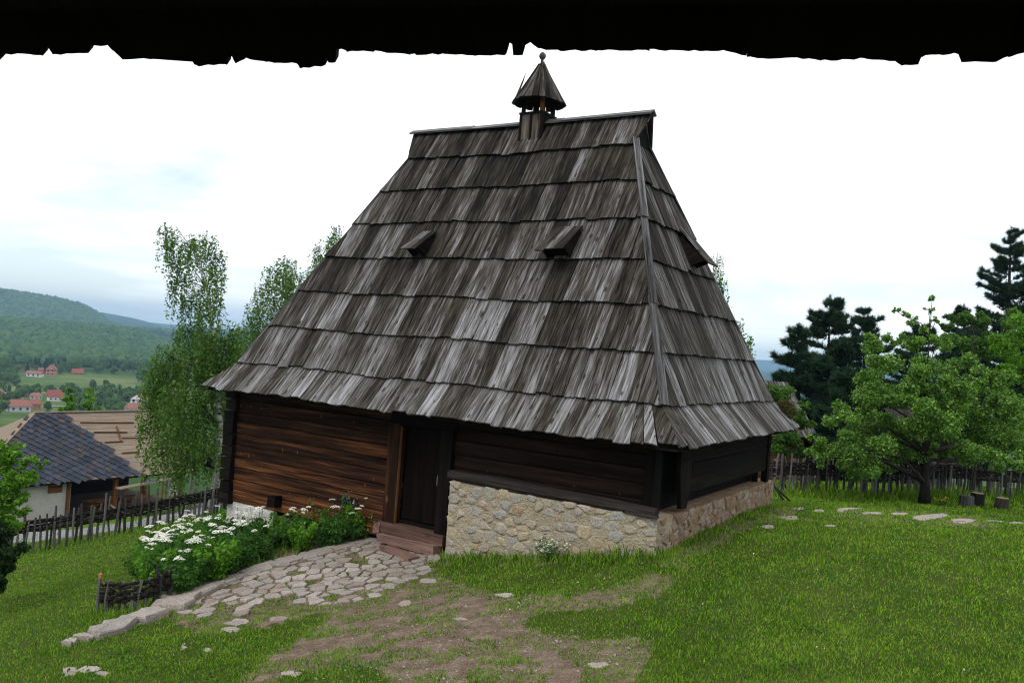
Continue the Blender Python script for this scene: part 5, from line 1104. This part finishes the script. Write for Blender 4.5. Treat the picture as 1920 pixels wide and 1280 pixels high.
for _ in range(420):
    px_, py_ = rng.uniform(-40, 330), rng.uniform(688, 782)
    if 95 < px_ < 260 and 702 < py_ < 728+(px_-95)*.06: continue
    if any(abs(px_-a) < 26 and -2 < py_-b < 32 for a, b in ((38, 772), (104, 752), (68, 748), (256, 760), (256, 773), (66, 768), (145, 702), (94, 704), (62, 706))): continue
    spots.append((px_, py_, rng.uniform(12, 24) if py_ > 712 else rng.uniform(11, 19), 'fir' if (py_ < 715 and 30 < px_ < 130 and rng.random() < .35) else ('tall' if rng.random() < .3 else 'round'), None))
TM = [(38, 772, 'white orange roofed house'), (104, 752, 'bright red roofed house'), (68, 748, 'small brown hip roof'), (38, 744, 'pointed brown roof'), (2, 742, 'pale gable at left edge'), (256, 760, 'tall white gabled house'), (62, 706, 'long low white house'), (94, 704, 'tall bare brick house'), (40, 694, 'highest orange roof'), (145, 702, 'lone pinkish roof'), (181, 752, 'narrow brick house'), (215, 735, 'lower meadow edge'), (230, 700, 'upper meadow edge'), (10, 715, 'wooded left slope'), (140, 735, 'meadow foot'), (300, 720, 'leaning birch crown')]
for px_, py_, s_, kind, lab in spots:
    c = on_ground(px_, py_, 150); k = c[1]/FPX*s_/2.0; cr, tr = FT[kind][rng.integers(3)]; root = empty('fir_tree' if kind == 'fir' else 'valley_tree', tuple(c), rng.uniform(0, 6.28)); root.scale = (k*rng.uniform(.85, 1.25), k*rng.uniform(.85, 1.25), k)
    mx_, my_, mk = min(TM, key=lambda t: (t[0]-px_)**2+3*(t[1]-py_)**2); dx, dy = px_-mx_, py_-my_
    side = ('behind' if dy < 0 else 'in front of') if abs(dx) < 12 else ('left of' if dx < 0 else 'right of'); far_ = 'just' if abs(dx)+abs(dy) < 26 else 'well'
    tag(root, lab or '%s %s %s %s the %s' % ('big' if s_ > 18 else ('small' if s_ < 13 else 'medium'), {'round': 'rounded green tree', 'tall': 'upright green tree', 'fir': 'dark conical fir'}[kind], far_, side, mk), 'tree', None if lab else LAB[kind][1]); link('crown', cr, None, root); link('trunk', tr, None, root)
# utility poles
for i, (px_, py_, hh) in enumerate(((12, 742, 22), (167, 716, 16), (214, 757, 20), (224, 760, 16))):
    c = on_ground(px_, py_, 150); k = c[1]/FPX; o = MB(); o.tube([(0, 0, -1), (0, 0, hh*k)], .16, 5); r_ = o.build('utility_pole', M['pale_slab']); r_.location = c; MB().box((0, 0, hh*k-.6), (1.8, .14, .14)).build('crossarm', M['pale_slab'], r_)
    tag(r_, ('thin pale pole near the left edge of the valley', 'thin pale pole at the foot of the meadow', 'pale pole left of the tall white gabled house', 'short pale pole nearest the tall white gabled house')[i], 'pole')
# ------------------------------------------------------------------ forest on the hills
def forest(name, r0, r1, n, size, m, lo, hi, cond=None):
    r = np.sqrt(rng.uniform(r0*r0, r1*r1, n)); a = np.radians(rng.uniform(lo, hi, n)); x, y = r*np.sin(a), r*np.cos(a); z = ground_z(x, y); s = size*rng.uniform(.7, 1.4, n)
    ph = (1+5**.5)/2; ico = np.array([(0, 0, -1), (.724, -.526, -.447), (-.276, -.851, -.447), (-.894, 0, -.447), (-.276, .851, -.447), (.724, .526, -.447), (.276, -.851, .447), (-.724, -.526, .447), (-.724, .526, .447), (.276, .851, .447), (.894, 0, .447), (0, 0, 1)])
    IF = np.array([(1, 5, 10), (2, 1, 6), (3, 2, 7), (4, 3, 8), (5, 4, 9), (1, 10, 6), (2, 6, 7), (3, 7, 8), (4, 8, 9), (5, 9, 10), (6, 10, 11), (7, 6, 11), (8, 7, 11), (9, 8, 11), (10, 9, 11)])
    V = ico[None]*s[:, None, None]*np.array([.55, .55, .62])*rng.uniform(.7, 1.3, (n, 12, 1)); V = V+np.stack([x, y, z+s*.42], -1)[:, None]
    F = (IF[None]+np.arange(n)[:, None, None]*12).reshape(-1, 3); o = fast(name, V.reshape(-1, 3), F, m); tag(o, kind='stuff'); return o
tag(forest('hill_forest', 940, 1720, 20000, 9.0, M['leaf_far2'], -36, -19), 'dense green forest covering the low near hill', 'forest')
tag(forest('mountain_forest', 2350, 3450, 14000, 14, M['leaf_far2'], -37, -21), 'bluish forest covering the higher hill behind', 'forest')
# ------------------------------------------------------------------ porch from which the place is seen
porch = empty('porch', (0, -1.0, .2)); tag(porch, 'dark timber porch whose ragged shingle eave hangs across the picture top', 'porch'); PO_ = np.array(porch.location)
pL, pR = np.array([-1.15, 1.90, CAM_H+.575]), np.array([.90, 1.49, CAM_H+.575]); pu = (pR-pL)/np.linalg.norm(pR-pL); ph_ = np.array([pu[1], -pu[0], 0]); ph_ = ph_ if ph_[1] < 0 else -ph_
pv2 = (ph_*math.cos(math.radians(38))+np.array([0, 0, math.sin(math.radians(38))])); pn = np.cross(pu, pv2); pn = pn if pn[2] > 0 else -pn
def phit(px_, py_): d = ray(px_, py_); k = ((pL-CC)@pn)/(d@pn); q = CC+d*k-pL; return q@pu, q@pv2
EDGE = [(-140, 106), (-60, 102), (0, 113), (10, 102), (80, 104), (88, 88), (98, 103), (165, 102), (170, 88), (200, 86), (210, 95), (222, 100), (228, 113), (280, 112), (330, 111), (356, 108), (363, 124), (372, 125), (425, 122), (428, 110), (434, 108), (441, 120), (460, 110), (500, 118), (530, 119), (555, 120), (562, 128), (590, 126), (610, 123), (612, 111), (616, 118), (629, 118), (631, 92), (640, 92), (650, 98), (700, 97), (740, 102), (780, 104), (830, 103), (890, 106), (945, 105), (949, 102), (955, 80), (960, 84), (962, 104), (980, 104), (985, 84), (994, 80), (1010, 92), (1050, 96), (1120, 95), (1210, 95), (1280, 98), (1360, 98), (1400, 108), (1420, 112), (1500, 110), (1540, 116), (1580, 115), (1620, 112), (1680, 118), (1690, 125), (1722, 124), (1729, 106), (1760, 104), (1797, 102), (1803, 120), (1840, 119), (1870, 118), (1890, 108), (1925, 100), (2000, 110), (2080, 104)]
pro = empty('roof', (0, 0, 0), 0, porch); cuts = [-140, 84, 170, 228, 360, 430, 562, 630, 770, 955, 984, 1100, 1218, 1400, 1540, 1690, 1728, 1800, 1890, 2080]
ex = np.array([p[0] for p in EDGE], float); ey = np.array([p[1] for p in EDGE], float)
def ppoly(pl, n0, name, m, th=.022):
    top = [pL+pu*u+pv2*v+pn*(n0+th)-PO_ for u, v in pl]; bot = [pL+pu*u+pv2*v+pn*n0-PO_ for u, v in pl]; mb = MB(); mb.prism(top, bot, [(u, v) for u, v in pl]); mb.build(name, m, pro)
for a, b in zip(cuts[:-1], cuts[1:]):
    xs = sorted(set([a, b]+[x for x in ex if a < x < b]+list(np.arange(a+7, b, 11))))
    pl_ = [phit(x, float(np.interp(x, ex, ey))+random.uniform(-1.6, 1.6)) for x in xs]; gap = .0002
    pl_[0] = (pl_[0][0]+gap, pl_[0][1]); pl_[-1] = (pl_[-1][0]-gap, pl_[-1][1]); ppoly(pl_+[(pl_[-1][0], 3.4), (pl_[0][0], 3.4)], random.uniform(0, .004), 'shingle', M['black_wood'])
for s_ in (-1, 1):
    u0 = phit(-140 if s_ < 0 else 2080, 105)[0]
    for k in range(12): a = u0+s_*k*.17; b = a+s_*.165; a, b = min(a, b), max(a, b); ppoly([(a, random.uniform(-.02, .02)), (b, random.uniform(-.02, .02)), (b, 3.4), (a, 3.4)], .002, 'shingle', M['black_wood'])
u0, u1 = phit(-140, 105)[0]-2, phit(2080, 105)[0]+2
for k in range(14): a = u0+(u1-u0)*k/14; b = u0+(u1-u0)*(k+1)/14+.02; ppoly([(a, .022), (b, .022), (b, 3.3), (a, 3.3)], .030+(k % 2)*.026, 'upper_shingle', M['shingle'])
ppoly([(u0, .14), (u1, .14), (u1, .26), (u0, .26)], -.06, 'eave_batten', M['black_wood'], .05)
MB().box((0, -.15, 1.50), (8, 3.0, .10)).build('floor', M['dark_wood'], porch); MB().box((0, -1.9, 2.4), (8, .2, 5.0)).build('wall', M['dark_wood'], porch); MB().box((0, .9, .6), (7.6, .2, 1.7)).build('base_wall', M['mortar'], porch)
for x in (-3.4, 3.4): MB().box((x, 1.2, 2.4), (.16, .16, 1.9), None, 2).build('post', M['dark_wood'], porch)
# boards leaning on the far corner of the plinth
lb = on_ground(1462, 938); lbo = empty('leaning_boards', tuple(lb)); tag(lbo, 'two old boards leaning on the far corner of the stone base', 'boards')
for k in range(2): MB().bar((.10+k*.16, .05*k, 0), (-.28+k*.10, .12+.05*k, .52-.16*k), .13, .03, (.6, 0, .6)).build('board', M['old_beam'], lbo)
# ------------------------------------------------------------------ haze
hz = MB(); lo_, hi_ = float(GZ.min())-1, 140.0; hz.box((0, 0, (lo_+hi_)/2), (19000, 19000, hi_-lo_)); me = bpy.data.meshes.new('haze'); me.from_pydata(hz.v, [], hz.f)
hm = bpy.data.materials.new('haze'); hm.use_nodes = True; hm.node_tree.nodes.clear(); ht = NT(hm.node_tree)
vol = ht.n('ShaderNodeVolumePrincipled', None, Density=.00014, Anisotropy=0.0); vol.inputs['Color'].default_value = (.42, .70, 1.0, 1); ho = ht.n('ShaderNodeOutputMaterial'); ht.L.new(vol.outputs[0], ho.inputs['Volume'])
hz_o = link('haze', me, hm); tag(hz_o, kind='stuff')
